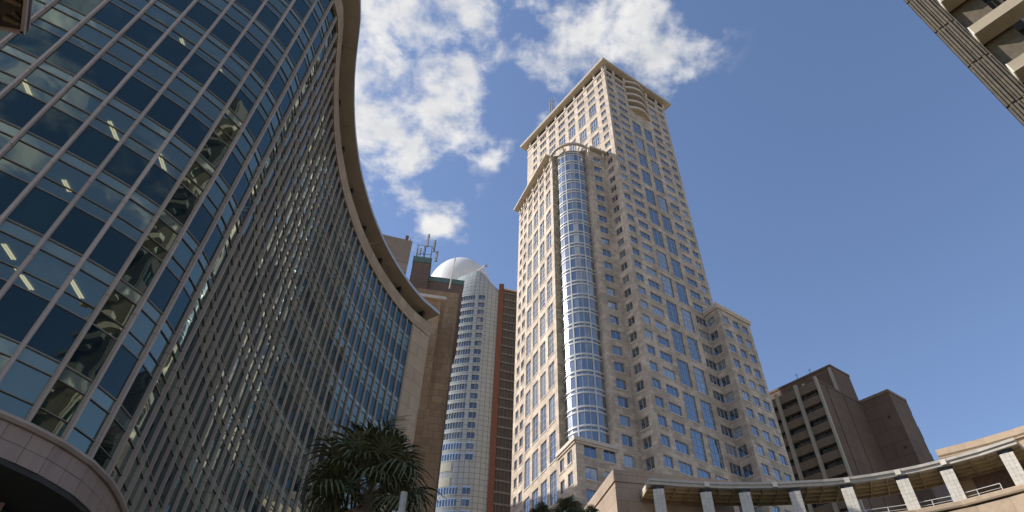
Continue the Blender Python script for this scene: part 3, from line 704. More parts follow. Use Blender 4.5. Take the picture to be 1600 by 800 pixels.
# plain back walls
c1 = FA.p(23.6, 0, 0); f1 = Frame(c1[0], c1[1], 57.7 - 92.8)
wall(m, f1, 0, 36.2, 0, 176.6, []); c2 = f1.p(36.2, 0, 0)
d = math.dist(c2[:2], bq[:2]); f2 = Frame(c2[0], c2[1], math.degrees(math.atan2(bq[0] - c2[0], bq[1] - c2[1]))); wall(m, f2, 0, d, 0, 176.6, [])
m.build('shaft_wall', M_stone, tow)
PLAN = [(CX, CY), c1[:2], c2[:2], bq[:2]]
fw_ = Frame(c2[0], c2[1], 57.7)
m = MB(); m.prism([f1.p(36.3, -.2, 0)[:2], f1.p(60, -.2, 0)[:2], f1.p(60, -7.5, 0)[:2], f1.p(36.3, -7.5, 0)[:2]], 0, 162.0); m.build('added_shade_wing', M_stone, tow)  # unseen walls added behind the shaft to shade the brown building
def grow(pl_, o):
    n = len(pl_); r = []
    for i in range(n):
        p, q, s = Vector(pl_[i - 1]), Vector(pl_[i]), Vector(pl_[(i + 1) % n])
        d1 = (q - p).normalized(); d2 = (s - q).normalized(); n1 = Vector((d1.y, -d1.x)); n2 = Vector((d2.y, -d2.x))
        k = (n1 + n2) / (1 + n1.dot(n2)); r.append(tuple(q + k * o))
    return r
m = MB(); m.prism(grow(PLAN, 1.75), 176.75, 177.15); m.build('roof_slab', M_soffit, tow)
m = MB(); m.prism(grow(PLAN, 1.85), 177.153, 177.5); m.build('roof_fascia', M_trim, tow)
m = MB(); m.prism(grow(PLAN, -2.0), 177.75, 179.2); m.build('roof_plant', M_trim, tow)
# string courses near the top and the stub piers under the slab
for z, o in ((174.35, .22), (170.55, .14)):
    P_ = grow(PLAN, 0.003); Q_ = PLAN
    m = MB()
    for f, a, b in ((FA, 0, 8.0), (FA, 15.7, 23.6 + o), (FB, 0, BW + o)):
        m.box(f, a, b, .003, o, z - .28, z + .28); m.box(f, a, b, .003, o * .55, z - .5, z - .283)
    m.build('string_course', M_trim, tow)
m = MB()
for f, ss in ((FA, (.35, 3.4, 7.5, 16.2, 20.25, 23.2)), (FB, [BW - x for x in (.4, 3.95, 8.4, 12.85, 17.25, 21.7, 26.1, 30.6, 34.6)])):
    for s in ss:
        me_ = MB(); me_.box(f, s - .33, s + .33, .003, .42, 174.64, 176.74); me_.build('stub_pier', M_trim, tow)
m = MB()
for f, a, b in ((FA, .7, 8), (FA, 15.7, 22.9), (FB, .7, BW - .7)): m.box(f, a, b, .003, .05, 175.0, 176.5)
m.build('attic_shade_strip', M_dark, tow)  # dark colour stands for shade in the gap below the roof slab
# curved balconies in the bay
fbz = FA
m = MB(); m.box(fbz, 8.0, 15.7, -1.9, -1.6, 161.6, 175.2); m.build('balcony_glazing', M_glass, tow)
m = MB(); m.box(fbz, 8.003, 15.697, -1.6, -.3, 161.3, 161.597); m.build('balcony_floor', M_soffit, tow)
for z in (161.2, 164.75, 168.4, 172.1, 175.3):
    pts = []
    for k in range(17):
        t = k / 16; s = 7.7 + 8.3 * t; pts.append(fbz.p(s, .12 + 1.45 * math.sin(math.pi * t), 0)[:2])
    m = MB(); m.sweep(pts, [(-.35, z - .1), (.08, z - .1), (.08, z + .32), (0, z + .42), (0, z + .95), (-.22, z + .95)]); m.build('balcony_front', M_trim, tow)
    m = MB(); m.face([p + (z - .04,) for p in pts] + [fbz.p(15.9, -1.6, z - .04), fbz.p(7.8, -1.6, z - .04)]); m.build('balcony_slab', M_soffit, tow)
# --- corner wing (turned about eleven degrees)
ic = bx.p(3.9, 0, 0)
fd0 = Frame(ic[0], ic[1], 68.5); pc = fd0.p(-12.02, 0, 0)
FD = Frame(pc[0], pc[1], 68.5)                # s 0..12.02 from podium corner to the shaft
fe0 = Frame(pc[0], pc[1], -21.5); EW = 25.9; eq = fe0.p(EW, 0, 0)
FE = Frame(eq[0], eq[1], 158.5)               # s' = EW - s
ZD = lambda n: 53.7 + 3.66 * n
winD = []
for n in range(-4, 23):
    winD.append((8.65, 10.75, ZD(n) - 2.1, ZD(n), 2, 1))
    if n <= 0:
        winD.append((5.0, 7.15, ZD(n) - 2.1, ZD(n), 2, 1)); winD.append((1.5, 3.65, ZD(n) - 2.1, ZD(n), 2, 1))
WZ = 136.6
m = MB(); wall(m, FD, 7.3, 12.02, 54.4, WZ, [w_[:4] for w_ in winD if w_[3] > 54.4])
wall(m, FD, 0, 12.02, 0, 54.4, [w_[:4] for w_ in winD if w_[3] < 54.4])
m.build('wing_front_wall', M_stone, tow)
for (a, b, c, d, k, kz) in winD: window(tow, FD, a, b, c, d, k)
winE = []
for n in range(-4, 1): winE += [(EW - 3.0, EW - 1.35, ZD(n) - .5 - 2.2, ZD(n) - .5, 2, 1), (EW - 5.8, EW - 4.15, ZD(n) - .6 - 2.2, ZD(n) - .6, 2, 1)]
for j in range(-2, 10):
    for (a, b) in ((6.9, 9.4), (10.55, 13.0), (14.0, 16.55), (17.6, 19.95)):
        winE.append((EW - b, EW - a, 59.6 + 7.25 * j - 5.45, 59.6 + 7.25 * j, 2, 4))
for j in range(3):
    for (a, b) in ((6.9, 9.4), (10.55, 13.0), (14.0, 16.55), (17.6, 19.95)):
        zt = 128.6 + 3.1 * j; winE.append((EW - b, EW - a, zt - 2.0, zt, 3, 1))
for j in range(-5, 20):
    for (a, b) in ((21.0, 22.65), (23.5, 24.95)):
        zt = 65.6 + 3.625 * j; winE.append((EW - b, EW - a, zt - 1.95, zt, 2, 1))
m = MB(); hz = [w_[:4] for w_ in winE]
wall(m, FE, 0, EW - 5.6, 0, WZ, [h for h in hz if h[1] < EW - 5.9]); wall(m, FE, EW - 5.6, EW, 0, 54.1, [h for h in hz if h[1] > EW - 5.9])
m.build('wing_side_wall', M_stone, tow)
for (a, b, c, d, k, kz) in winE:
    if kz == 4: window(tow, FE, a, b, c, d, 2, 4, gl=M_greyreflglass, name='tall_window', side=0.2, depth=.22, bar=.07)
    else: window(tow, FE, a, b, c, d, k, gl=M_greyreflglass, name='window' if k == 2 else 'triple_window')
# return piers beside the round bay, back wall, podium top and cornice
CBX, CBY, CBR = 14.3, 99.25, 4.25
m = MB()
pE = fe0.p(5.6, 0, 0); qE = (pE[0] + .93 * 2.3 - .37 * .9, pE[1] + .37 * 2.3 + .93 * .9 * 0)
for a, b in ((pE, qE),): m.face([(a[0], a[1], 54), (b[0], b[1], 54), (b[0], b[1], WZ), (a[0], a[1], WZ)], [(0, 54), (2.3, 54), (2.3, WZ), (0, WZ)])
m.build('bay_return', M_rough, tow)
m = MB(); pD = FD.p(7.3, 0, 0); qD = FD.p(7.15, -2.4, 0)
m.face([(qD[0], qD[1], 54), (pD[0], pD[1], 54), (pD[0], pD[1], WZ), (qD[0], qD[1], WZ)], [(0, 54), (2.4, 54), (2.4, WZ), (0, WZ)]); m.build('bay_return', M_stone, tow)
f_ = Frame(eq[0], eq[1], 68.5); m = MB(); m.box(f_, 0.02, 14, -.3, 0, 0, WZ); m.build('wing_rear_wall', M_stone, tow)
m = MB(); m.face([FD.p(0, 0, 54.1), FD.p(12.0, 0, 54.1), FD.p(12, -6, 54.1), fe0.p(10, 0, 54.1)[:3]]); m.build('podium_roof', M_trim, tow)
m = MB()
for f, a, b in ((FD, -.42, 7.6), (FE, EW - 6.3, EW + .0)):
    m.box(f, a if f is FD else a, b if f is FD else b + .003, .003, .42, 53.95, 54.6); m.box(f, max(a, 0) if f is FD else a, b if f is FD else b, .003, .2, 53.6, 53.947)
m.build('podium_cornice', M_trim, tow)
# wing roof: slab round three sides, ring pergola over the bay
SLAB = [fe0.p(26.5, -1.65, 0)[:2], fe0.p(6.0, -1.65, 0)[:2], fe0.p(6.0, 3.5, 0)[:2], fe0.p(26.6, 6.5, 0)[:2]]
m = MB(); m.prism(SLAB, 136.7, 137.15); m.build('wing_roof', M_soffit, tow)
SL2 = [FD.p(7.4, .9, 0)[:2], FD.p(12.1, .9, 0)[:2], FD.p(12.1, -5.5, 0)[:2], FD.p(7.4, -5.5, 0)[:2]]
m = MB(); m.prism(SL2, 136.72, 137.3); m.build('wing_roof', M_soffit, tow)
bz = MB(); bz.face([fe0.p(5.6, .1, 136.4), FD.p(7, -.1, 136.4), FD.p(13.5, -4, 136.4), fe0.p(25.8, 9, 136.4), fe0.p(25.8, .1, 136.4)]); bz.build('wing_deck', M_trim, tow)
m = MB()
for f, a, b in ((FD, 7.0, 12.0), (FE, 0, EW - 5.7)):
    for z in (132.2, 134.9): m.box(f, a, b, .003, .16, z - .15, z + .15)
m.build('wing_string_course', M_trim, tow)
for s in (7.4, 11.4): 
    m = MB(); m.box(FD, s - .3, s + .3, .003, .4, 135.06, 136.7); m.build('stub_pier', M_trim, tow)
for s in (0.6, 2.1, 3.5, 5.5, 9.1, 12.6, 16.3, 19.9):
    m = MB(); m.box(FE, s - .3, s + .3, .003, .4, 135.06, 136.68); m.build('stub_pier', M_trim, tow)
NR = 48
ringp = [(CBX + math.sin(2 * math.pi * k / NR) * 5.55, CBY + math.cos(2 * math.pi * k / NR) * 5.55) for k in range(NR)]
m = MB(); m.sweep(ringp, [(-.27, 136.8), (.3, 136.8), (.3, 137.35), (-.27, 137.35)], ring=True); m.build('ring_pergola', M_soffit, tow)
bf = math.degrees(math.atan2(-CBX, -CBY))     # towards the camera
def bp_(a, r): t = R(bf - a); return (CBX + math.sin(t) * r, CBY + math.cos(t) * r)
for a in (-68, -22, 24, 70, 116, -114):
    p, q = bp_(a, 3.9), bp_(a, 5.3); m = MB()
    m.tube((p[0], p[1], 135.6), (q[0], q[1], 136.9), .2, .18, n=6); m.build('ring_strut', M_soffit, tow)
# round glass bay
PIL = [-114, -68, -22, 24, 70, 116]
def arc(a0, a1, r, n): return [bp_(a0 + (a1 - a0) * k / n, r) for k in range(n + 1)]
for n in range(0, 23):
    zt = ZD(n); zb = zt - 2.15
    for g0, g1 in zip(PIL, PIL[1:]):
        for k in range(3):
            a0 = g0 + 3 + (g1 - g0 - 6) * k / 3 + .4; a1 = g0 + 3 + (g1 - g0 - 6) * (k + 1) / 3 - .4
            m = MB(); m.sweep(arc(a0, a1, CBR - .04, 1), [(0, zb - .15), (0, zt + .05)], closed=False); m.build('bay_pane', M_bayglass, tow)
    m = MB(); m.sweep(arc(-114, 116, CBR, 46), [(-.2, zt + .05), (.02, zt + .05), (.05, zt + .12), (.05, zt + .34), (.02, zt + .4), (-.2, zt + .4)]); m.build('bay_band', M_bayframe, tow, smooth=False)
    m = MB(); m.sweep(arc(-114, 116, CBR - .1, 46), [(0, zt + .4), (0, zt + .95)], closed=False); m.build('bay_strip_glazing', M_bayglass, tow)
    m = MB(); m.sweep(arc(-114, 116, CBR, 46), [(-.2, zt + .95), (.02, zt + .95), (.05, zt + 1.03), (.05, zt + 1.24), (.02, zt + 1.34), (-.2, zt + 1.34)]); m.build('bay_band', M_bayframe, tow)
m = MB()
for g0, g1 in zip(PIL, PIL[1:]):
    for k in (1, 2):
        a = g0 + 3 + (g1 - g0 - 6) * k / 3; p = bp_(a, CBR - .06); t = bf - a
        f = Frame(p[0], p[1], t - 90); mm_ = MB(); mm_.box(f, -.045, .045, -.1, .03, 51.5, 135.6); mm_.build('bay_mullion', M_bayframe, tow)
for a in PIL:
    p = bp_(a, CBR); f = Frame(p[0], p[1], bf - a - 90); mm_ = MB(); mm_.box(f, -.15, .15, -.3, .06, 50.5, 136.2); mm_.build('bay_pilaster', M_bayframe, tow)
m = MB(); m.sweep(arc(-180, 175, CBR - .9, 60), [(0, 50), (0, 136)], closed=False); m.build('bay_core', M_inner, tow)
m = MB(); m.face([p + (136.0,) for p in reversed(arc(-180, 174, CBR + .05, 59))]); m.build('bay_roof', M_bayframe, tow)
# --- right hand wing
fr0 = FA.p(19.5, 0, 0); frr = Frame(fr0[0], fr0[1], 147.0)     # return wall, towards the viewer
gq = frr.p(3.5, 0, 0); FG = Frame(gq[0], gq[1], 57.7); GW = 9.6
FR = Frame(gq[0], gq[1], 147.0 + 180); winR, winG = [], []
FRo = Frame(fr0[0], fr0[1], 147.0)
for n in range(-11, 3):
    zt = ZR(n) - .25
    winR.append((.22, 2.2, zt - 2.1, zt, 2, 1))
    for (a, b) in ((1.0, 2.8), (4.0, 5.8), (6.85, 8.65)): winG.append((a, b, zt - 2.1 - .1, zt - .1, 2, 1))
m = MB(); wall(m, FRo, 0, 3.5, 0, 91.0, [w_[:4] for w_ in winR]); wall(m, FG, 0, GW, 0, 91.0, [w_[:4] for w_ in winG])
ge = FG.p(GW, 0, 0); fge = Frame(ge[0], ge[1], -32.3); wall(m, fge, 0, 30, 0, 91.0, [])
m.build('right_wing_wall', M_stone, tow)
for (a, b, c, d, k, kz) in winR: window(tow, FRo, a, b, c, d, k)
for (a, b, c, d, k, kz) in winG: window(tow, FG, a, b, c, d, k)
m = MB()
GP = [frr.p(0, 0, 0)[:2], gq[:2], ge[:2], fge.p(30, 0, 0)[:2]]
GPo = grow(GP, 0.0)
for f, a, b in ((FRo, 0, 3.5), (FG, -.3, GW + .3), (fge, 0, 30)):
    m.box(f, a, b, .003, .3, 90.6, 91.05); m.box(f, a, b + (.0), .003, .42, 91.053, 91.5); m.box(f, a, b, -.4, .2, 91.5, 92.0)
m.build('right_wing_cornice', M_trim, tow)
m = MB(); m.face([p + (91.3,) for p in GP]); m.build('right_wing_roof', M_trim, tow)
mast = thing('roof_lattice_mast', 'small lattice mast rising above the flat roof edge of the tall sandstone tower', 'mast', (10.0, 112.2, 177))
m = MB()
bm_ = FB.sub(BW - 25.5, -1.2)
for s in (-.45, .45):
    m.tube(bm_.p(s, 0, 177.0), bm_.p(s, 0, 194.0), .16, n=6); m.tube(bm_.p(s, -.9, 177.0), bm_.p(s, -.9, 193.0), .1, n=6)
m.build('legs', M_grid, mast)
m = MB()
for k in range(15): m.tube(bm_.p(-.45, 0, 178 + k), bm_.p(.45, 0, 179 + k), .06, n=5); m.tube(bm_.p(-.45, 0, 178 + k), bm_.p(.45, 0, 178 + k), .06, n=5)
m.build('bracing', M_grid, mast)

# ------------------------------------------------------------------ brown concrete building
brn = thing('brown_concrete_building', 'dark brown concrete building with pale vertical ribs and strip windows, stepped right side', 'building', (80, 132, 0))
mx, my = 73.22, 126.31
bl = Frame(mx, my, -39.9).p(13.0, 0, 0); BL = Frame(bl[0], bl[1], 140.1)   # s' = 13 - s
BRt = Frame(mx, my, 57.4)
ZT = 91.8; FHB = 3.45
strips = []
for k in range(18): strips.append((89.6 - FHB * k - 1.55, 89.6 - FHB * k))
m = MB(); wall(m, BL, 0, 13, 0, ZT, [(0.3, 12.7, a, b) for a, b in strips], 1.0); 
m.build('front_wall', M_bspand, brn)
m = MB(); wall(m, BRt, 0, 16.72, 0, ZT, []); m.box(BRt, 0, 16.7, -.5, .12, ZT - .5, ZT); m.build('side_wall', M_bconc, brn)
for a, b in strips:
    for k in range(10):
        s0 = .3 + 1.24 * k; window(brn, BL, s0, s0 + 1.24, a, b, 1, name='strip_window', depth=.75, sill=False, frame=M_dframe, gl=M_bglass, bar=.09)
for s in (13.0, 13 - 5.27, 13 - 10.5):
    m = MB(); m.box(BL, s - .42, s + .12 if s > 12.9 else s + .3, .003, .75, 20, ZT + .6); m.build('rib', M_rib, brn)
m = MB(); m.face([BL.p(0, 0, ZT), BL.p(13, 0, ZT), BRt.p(16.7, 0, ZT), BL.p(0, -16.7, ZT)]); m.build('roof', M_bconc, brn)
cc_ = (82.22, 133.75); cl_ = Frame(cc_[0], cc_[1], -39.9).p(19.5, 0, 0); CL = Frame(cl_[0], cl_[1], 140.1); CRt = Frame(cc_[0], cc_[1], 57.4)
m = MB(); wall(m, CL, 0, 19.5, ZT - 1, 101.7, []); wall(m, CRt, 0, 7.75, ZT - 3, 101.7, [])
ce = CRt.p(7.75, 0, 0); fce = Frame(ce[0], ce[1], -32.6); wall(m, fce, 0, 19, 60, 101.7, [])
m.face([CL.p(0, 0, 101.7), cc_ + (101.7,), ce, fce.p(19, 0, 101.7)] if False else [CL.p(0, 0, 101.7), cc_ + (101.7,), (ce[0], ce[1], 101.7), fce.p(19, 0, 101.7)])
m.build('crown_wall', M_bconc, brn)
m = MB(); m.box(CL, -.1, 19.6, -.4, .15, 101.3, 101.9); m.box(CRt, 0, 7.8, -.4, .15, 101.3, 101.9); m.build('crown_coping', M_bconc, brn)
for s in (19.1, 11.5, 4.0):
    m = MB(); m.box(CL, s - .35, s + .35, .003, .4, ZT, 101.0 if s > 12 else 99.8); m.build('crown_rib', M_rib, brn)
jn = BRt.p(16.72, 0, 0); KL = Frame(jn[0], jn[1], 140.0); kc = KL.p(6.86, 0, 0); KR = Frame(kc[0], kc[1], 57.4)
m = MB(); wall(m, KL, 0, 6.86, 0, 92.3, []); wall(m, KR, 0, 7.2, 0, 92.3, [])
ke = KR.p(7.2, 0, 0); fke = Frame(ke[0], ke[1], -32.6); wall(m, fke, 0, 14, 0, 92.3, [])
m.face([KL.p(0, 0, 92.3), kc[:2] + (92.3,), ke[:2] + (92.3,), fke.p(14, 0, 92.3)])
m.build('stair_tower_wall', M_bconc, brn)
m = MB(); m.box(KL, -4, 6.95, -.4, .2, 91.7, 92.4); m.box(KR, 0, 7.3, -.4, .2, 91.7, 92.4); m.build('stair_tower_coping', M_bspand, brn)
m = MB()
for k in range(14): m.box(KR, 7.2, 7.2 + (.12 if k % 2 else .4), -1.2, 0.0, 92 - 3.45 * (k + 1), 92 - 3.45 * k - .1)
m.build('edge_fin', M_bconc, brn)
for s in (3.2, 9.6):
    m = MB(); m.tube(BRt.p(s, .12, 20), BRt.p(s, .12, ZT - .6), .1, n=6); m.build('wall_pipe', M_bspand, brn)
for (s, z) in ((4.4, 85.5), (5.0, 77.5)):
    m = MB(); m.box(KL, s, s + .7, .003, .1, z, z + .5); m.build('wall_vent', M_dark, brn)
for (s, lab, hh) in ((10.3, 'thin forked aerial left of its neighbour on the brown building roof', 2.2), (14.0, 'short dark aerial nearest the corner of the brown building roof', 1.9)):
    m = MB(); p = CL.p(s, -.6, 101.8); m.tube(p, (p[0], p[1], p[2] + hh), .09, .05, n=6); m.tube((p[0] - .5, p[1], p[2] + hh * .7), (p[0] + .5, p[1], p[2] + hh * .9), .05, n=5)
    tag(m.build('roof_aerial', M_dframe), lab, 'aerial', 'aerials on the brown building')

# ------------------------------------------------------------------ curved colonnade on the right
colo = thing('curved_colonnade', 'curved stone terrace with tiled square pillars carrying a coffered grey pergola roof', 'colonnade', (30, 50, 0))
def pol(a, d): return (math.sin(R(a)) * d, math.cos(R(a)) * d)
RP = [(12.9, 63.88), (13.45, 64.06), (16, 65.05), (18.4, 65.99), (20.2, 66.69), (22, 67.27), (24, 67.98), (26, 68.56), (27.8, 69.15), (29.6, 69.61), (31.5, 69.91), (33.4, 70.08), (35, 70.14), (36.7, 70.08), (39.2, 69.85), (41.75, 69.38)]
RE = [pol(a, d) for a, d in RP][1:]                       # roof front edge, left to right
ZS = 32.47
# travel left to right: right of travel is towards the viewer
m = MB(); m.sweep(RE, [(-3.85, ZS + .18), (-.29, ZS + .18), (-.29, ZS + .02), (0, ZS + .02), (0, ZS + .33), (.12, ZS + .35), (.12, ZS + .61), (-3.85, ZS + .72)]); m.build('pergola_roof', M_roofgrey, colo)
for k, i in enumerate((2, 5, 8, 10, 12)):
    a = RE[i]; b = RE[i + 1]; f = Frame(a[0], a[1], math.degrees(math.atan2(b[0] - a[0], b[1] - a[1]))); m = MB(); m.box(f, -.25, .25, .07, .16, ZS + .06, ZS + .58); m.build('fascia_joint_plate', M_tile, colo)
fine = resample(RE, 1.45)
def nrm(pts, i):
    a = pts[max(i - 1, 0)]; b = pts[min(i + 1, len(pts) - 1)]; return Frame(pts[i][0], pts[i][1], math.degrees(math.atan2(b[0] - a[0], b[1] - a[1])))
for i in range(len(fine)):
    m = MB(); m.box(nrm(fine, i), -.05, .05, -3.75, -.35, ZS - .16, ZS + .17); m.build('coffer_beam', M_cofferbeam, colo)
for o in (-3.8, -2.9, -2.0, -1.15): 
    m = MB(); m.sweep(RE, [(o - .05, ZS - .12), (o + .05, ZS - .12), (o + .05, ZS + .175), (o - .05, ZS + .175)]); m.build('coffer_rail', M_coffer if o > -3.7 else M_cofferbeam, colo)
PA = [(14.15, 64.26), (18.2, 65.9), (21.4, 66.95), (25.4, 68.3), (29.4, 69.41), (33.5, 69.93), (36.65, 69.99), (40.8, 69.52)]
ZPB = 28.9
for a, d in PA:
    x, y = pol(a, d); f = Frame(x, y, a + 90); pr = MB()
    w_ = .92; nzt = 9; hz_ = (27.62 - ZPB) / nzt if False else .30
    pil = MB(); pil.box(f, -.515, .515, -1.05, -.02, ZPB - 1.0, 32.0); po = pil.build('pillar', M_grid, colo)
    tl = MB(); ts = 1.08 / 3
    for r_ in range(11):
        z1 = 32.0 - r_ * .363; z0 = z1 - .350
        for c_ in range(3):
            jt = random.uniform(-.004, .004)
            tl.box(f, -.54 + c_ * ts + .007, -.54 + (c_ + 1) * ts - .007, -.03, .012 + jt, z0, z1, skip='b')
            tl.box(f.sub(-.46, -.46, -90), -.46 + c_ * ts + .006, -.46 + (c_ + 1) * ts - .006, -.03, .012 + jt, z0, z1, skip='b') if False else None
        for c_ in range(3):
            s0 = -.03 - (c_ + 1) * ts + .006; s1 = -.03 - c_ * ts - .006
            tl.box(f, -.555, -.515, s0, s1, z0, z1); tl.box(f, .515, .555, s0, s1, z0, z1)
    tag(tl.build('tile', M_tile, po), kind='stuff')
    nk = MB(); nk.box(f, -.23, .23, -.76, -.3, 32.0, ZS - .16); nk.box(f, -.62, .62, -.7, -.35, ZS - .16, ZS + .02); nk.build('pillar_neck', M_dframe, po)
# parapet in front and terrace wall below, following the same sweep
PF = [pol(a, d) for a, d in [(12.9, 64.24), (16, 65.3), (18.2, 66.0), (21.4, 66.99), (25.4, 68.28), (29.4, 69.27), (33.5, 69.8), (36.65, 69.8), (40.8, 69.27), (44.5, 68.22), (50, 66.0)]]
m = MB(); m.sweep(PF, [(-1.6, 28.38), (.14, 28.38), (.19, 28.52), (.19, 28.87), (.12, 28.93), (-1.6, 28.93)]); m.build('parapet_cap', M_sandcap, colo)
m = MB(); m.sweep(PF, [(-1.6, 28.2), (-.14, 28.2), (-.14, 28.377), (-1.6, 28.377)]); m.build('shadow_gap', M_dark, colo)  # groove coloured dark for the line of shade beneath the cap
PR = resample(PF, 2.7)
for i in range(len(PR) - 1):
    a, b = PR[i], PR[i + 1]; f = Frame(a[0], a[1], math.degrees(math.atan2(b[0] - a[0], b[1] - a[1]))); d = math.dist(a, b)
    for r_ in range(3):
        z1 = 28.197 - r_ * 1.75; m = MB(); m.box(f, .008, d - .008, -.5, random.uniform(-.006, .006), z1 - 1.735, z1); m.build('wall_panel', M_sandcap, colo)
m = MB(); m.sweep(PF, [(-1.7, 0), (-.55, 0), (-.55, 28.15), (-1.7, 28.15)]); m.build('terrace_wall', M_bstone, colo)
m = MB(); m.sweep(PF, [(-9, 28.0), (-1.6, 28.0), (-1.6, 28.4), (-9, 28.4)]); m.build('terrace_floor', M_ground, colo)
x, y = pol(37.3, 69.9); m = MB(); f = Frame(x, y, 37.3 + 88); m.box(f, -.29, .29, .0, .12, 26.95, 27.5); m.build('wall_light', M_white, colo)
# railing on the parapet
rail_ = thing('terrace_railing', 'thin pale metal railing along the curved terrace parapet between tiled pillars', 'railing', (44, 53, 28.93))
RL = offs(resample([pol(a, d) for a, d in [(22.5, 67.68), (25.4, 68.68), (29.4, 69.67), (33.5, 70.2), (36.65, 70.2), (40.0, 69.73)]], .95), 0.0)
m = MB()
for z in (29.3, 29.68):
    for a, b in zip(RL, RL[1:]): m.tube((a[0], a[1], z), (b[0], b[1], z), .035 if z > 29.5 else .02, n=6, cap=False)
m.build('rail', M_white, rail_)
for i in range(0, len(RL), 2):
    m = MB(); m.tube((RL[i][0], RL[i][1], 28.93), (RL[i][0], RL[i][1], 29.68), .035, n=6); m.build('post', M_white, rail_)
# stone block at the left end
blk = thing('corner_stone_block', 'pale stone block with deep cap and dark opening at the left end of the colonnade', 'building', (14, 70, 0))
K1 = Frame(11.98, 65.6, 83); K2 = Frame(*Frame(11.98, 65.6, -11.7).p(13, 0, 0)[:2], 168.3)
m = MB(); wall(m, K1, 0, 12.9, 0, 34.9, [], .4); wall(m, K2, 0, 13, 0, 34.9, [(2.2, 10.7, 20, 31.9)], .6)
q1 = K1.p(12.9, 0, 0); wall(m, Frame(q1[0], q1[1], -11.7), 0, 13, 0, 34.9, []); m.face([K1.p(0, 0, 34.9), K1.p(12.9, 0, 34.9), Frame(q1[0], q1[1], -11.7).p(13, 0, 34.9), K2.p(0, 0, 34.9)])
m.build('wall', M_wallbrown, blk)
m = MB(); m.box(K2, 2.2, 10.7, -.7, -.6, 20, 31.9); m.build('opening', M_brick, blk)
for z0, z1, o in ((34.05, 34.22, -.06), (34.22, 35.57, .14)):
    m = MB(); m.box(K1, -.1 if o > 0 else .05, 12.9, -.5, o, z0 + .003, z1); m.box(K2, 0, 13 - (.0), -.5, o, z0 + .003, z1); m.build('cap' if o > 0 else 'cap_groove', M_wallbrown if o > 0 else M_dark, blk)
# right end block
rbk = thing('terrace_end_building', 'sunlit tan stone building with plain parapet rising behind the right end of the colonnade', 'building', (51, 56, 0))
WR = [pol(a, d) for a, d in [(36.55, 74.06), (38, 74.06), (40, 74.06), (42, 73.94), (44, 73.71), (47, 72.89), (52, 70.2)]]
m = MB(); m.sweep(WR, [(-7, 0), (0, 0), (0, 34.93), (-7, 34.93)]); m.build('wall', M_bstone, rbk)
m = MB(); m.sweep(WR, [(-7, 34.933), (.17, 34.933), (.17, 35.05), (.29, 35.22), (.29, 35.85), (-7, 35.9)]); m.build('parapet', M_sandcap, rbk)
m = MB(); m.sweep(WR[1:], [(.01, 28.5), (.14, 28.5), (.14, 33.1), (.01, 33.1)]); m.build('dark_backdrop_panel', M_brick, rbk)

# ------------------------------------------------------------------ ribbed office block at upper right
rib = thing('ribbed_office_block', 'brown ribbed concrete office block with projecting tan beams at the upper right', 'building', (22, 10, 0))
tx, ty = pol(55.45, 24.0); FT = Frame(tx, ty, 141.5)          # s along the facade, o towards the viewer
TH = 72.0
for j in range(19):
    z0 = 3.3 * j + 8.6; dz = 3.3
    for k in range(7):
        s0 = .02 + .125 * k; m = MB(); m.box(FT, s0, s0 + .085, -.3, .02 + .035 * (k % 3), z0 + .02, z0 + dz - (.02 if k % 2 else .10)); m.build('vertical_rib', M_louv, rib)
m = MB(); m.box(FT, .06, .95, -.4, -.04, 8.6, TH); m.box(FT, .5, 2.2, -1.5, -.4, 8.6, TH); m.build('corner_pier', M_louv, rib)
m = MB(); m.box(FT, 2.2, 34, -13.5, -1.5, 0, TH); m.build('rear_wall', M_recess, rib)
fend = Frame(FT.x + 13.9 * math.sin(R(58.5)), FT.y + 13.9 * math.cos(R(58.5)), 58.5 + 180)
wne = [(1.2 + 2.6 * k, 2.9 + 2.6 * k, 10 + 3.32 * j, 12.2 + 3.32 * j) for k in range(5) for j in range(18)]
m = MB(); wall(m, fend, 0, 13.9, 0, TH, wne, .25, -.0); m.build('end_wall', M_trim, rib)
for (a, b, c, d) in wne: window(rib, fend, a, b, c, d, 2, 1, depth=.2, sill=False, frame=M_beamedge, gl=M_teal)
for j in range(17):
    zb = 22.85 + 3.32 * (j - 3) - .15                        # underside of the beam
    zc_ = zb + .0
    if zb < 6: continue
    m = MB(); m.box(FT, 1.0, 33, -.25, .55, zb, zb + .62); m.build('beam', M_beam, rib)
    m = MB(); m.box(FT, .95, .997, -.25, .55, zb, zb + .64); m.build('beam_end', M_beamedge, rib)
    m = MB()
    m.box(FT, 3.1, 33, -1.35, -.27, zb + .3, zb + .4)
    for k in range(120): m.box(FT, 3.1 + k * .25, 3.22 + k * .25, -1.2, -.3, zb + .24, zb + .3)
    m.build('ribbed_soffit', M_beamedge, rib)
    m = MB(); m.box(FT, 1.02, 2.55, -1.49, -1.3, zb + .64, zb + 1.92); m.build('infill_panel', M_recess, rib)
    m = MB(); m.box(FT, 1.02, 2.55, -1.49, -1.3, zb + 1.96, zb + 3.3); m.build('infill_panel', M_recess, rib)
    m = MB(); m.tube(FT.p(2.72, -1.0, zb + .62), FT.p(2.72, -1.0, zb + 3.3), .07, n=8); m.tube(FT.p(2.95, -1.15, zb + .62), FT.p(2.95, -1.15, zb + 3.3), .04, n=6)
    m.tube(FT.p(2.6, -1.0, zb + 1.9), FT.p(3.1, -1.0, zb + 1.9), .05, n=6); m.tube(FT.p(2.5, -1.1, zb + 2.4), FT.p(2.5, -1.1, zb + 3.2), .03, n=6)
    m.build('downpipe', M_pipe, rib)
    for k in range(8):
        s0 = 3.3 + k * 3.7; window(rib, FT.sub(0, -1.2), s0, s0 + 3.4, zb + .75, zb + 3.05, 2, 1, name='window', depth=.25, sill=False, frame=M_dframe, gl=M_teal)

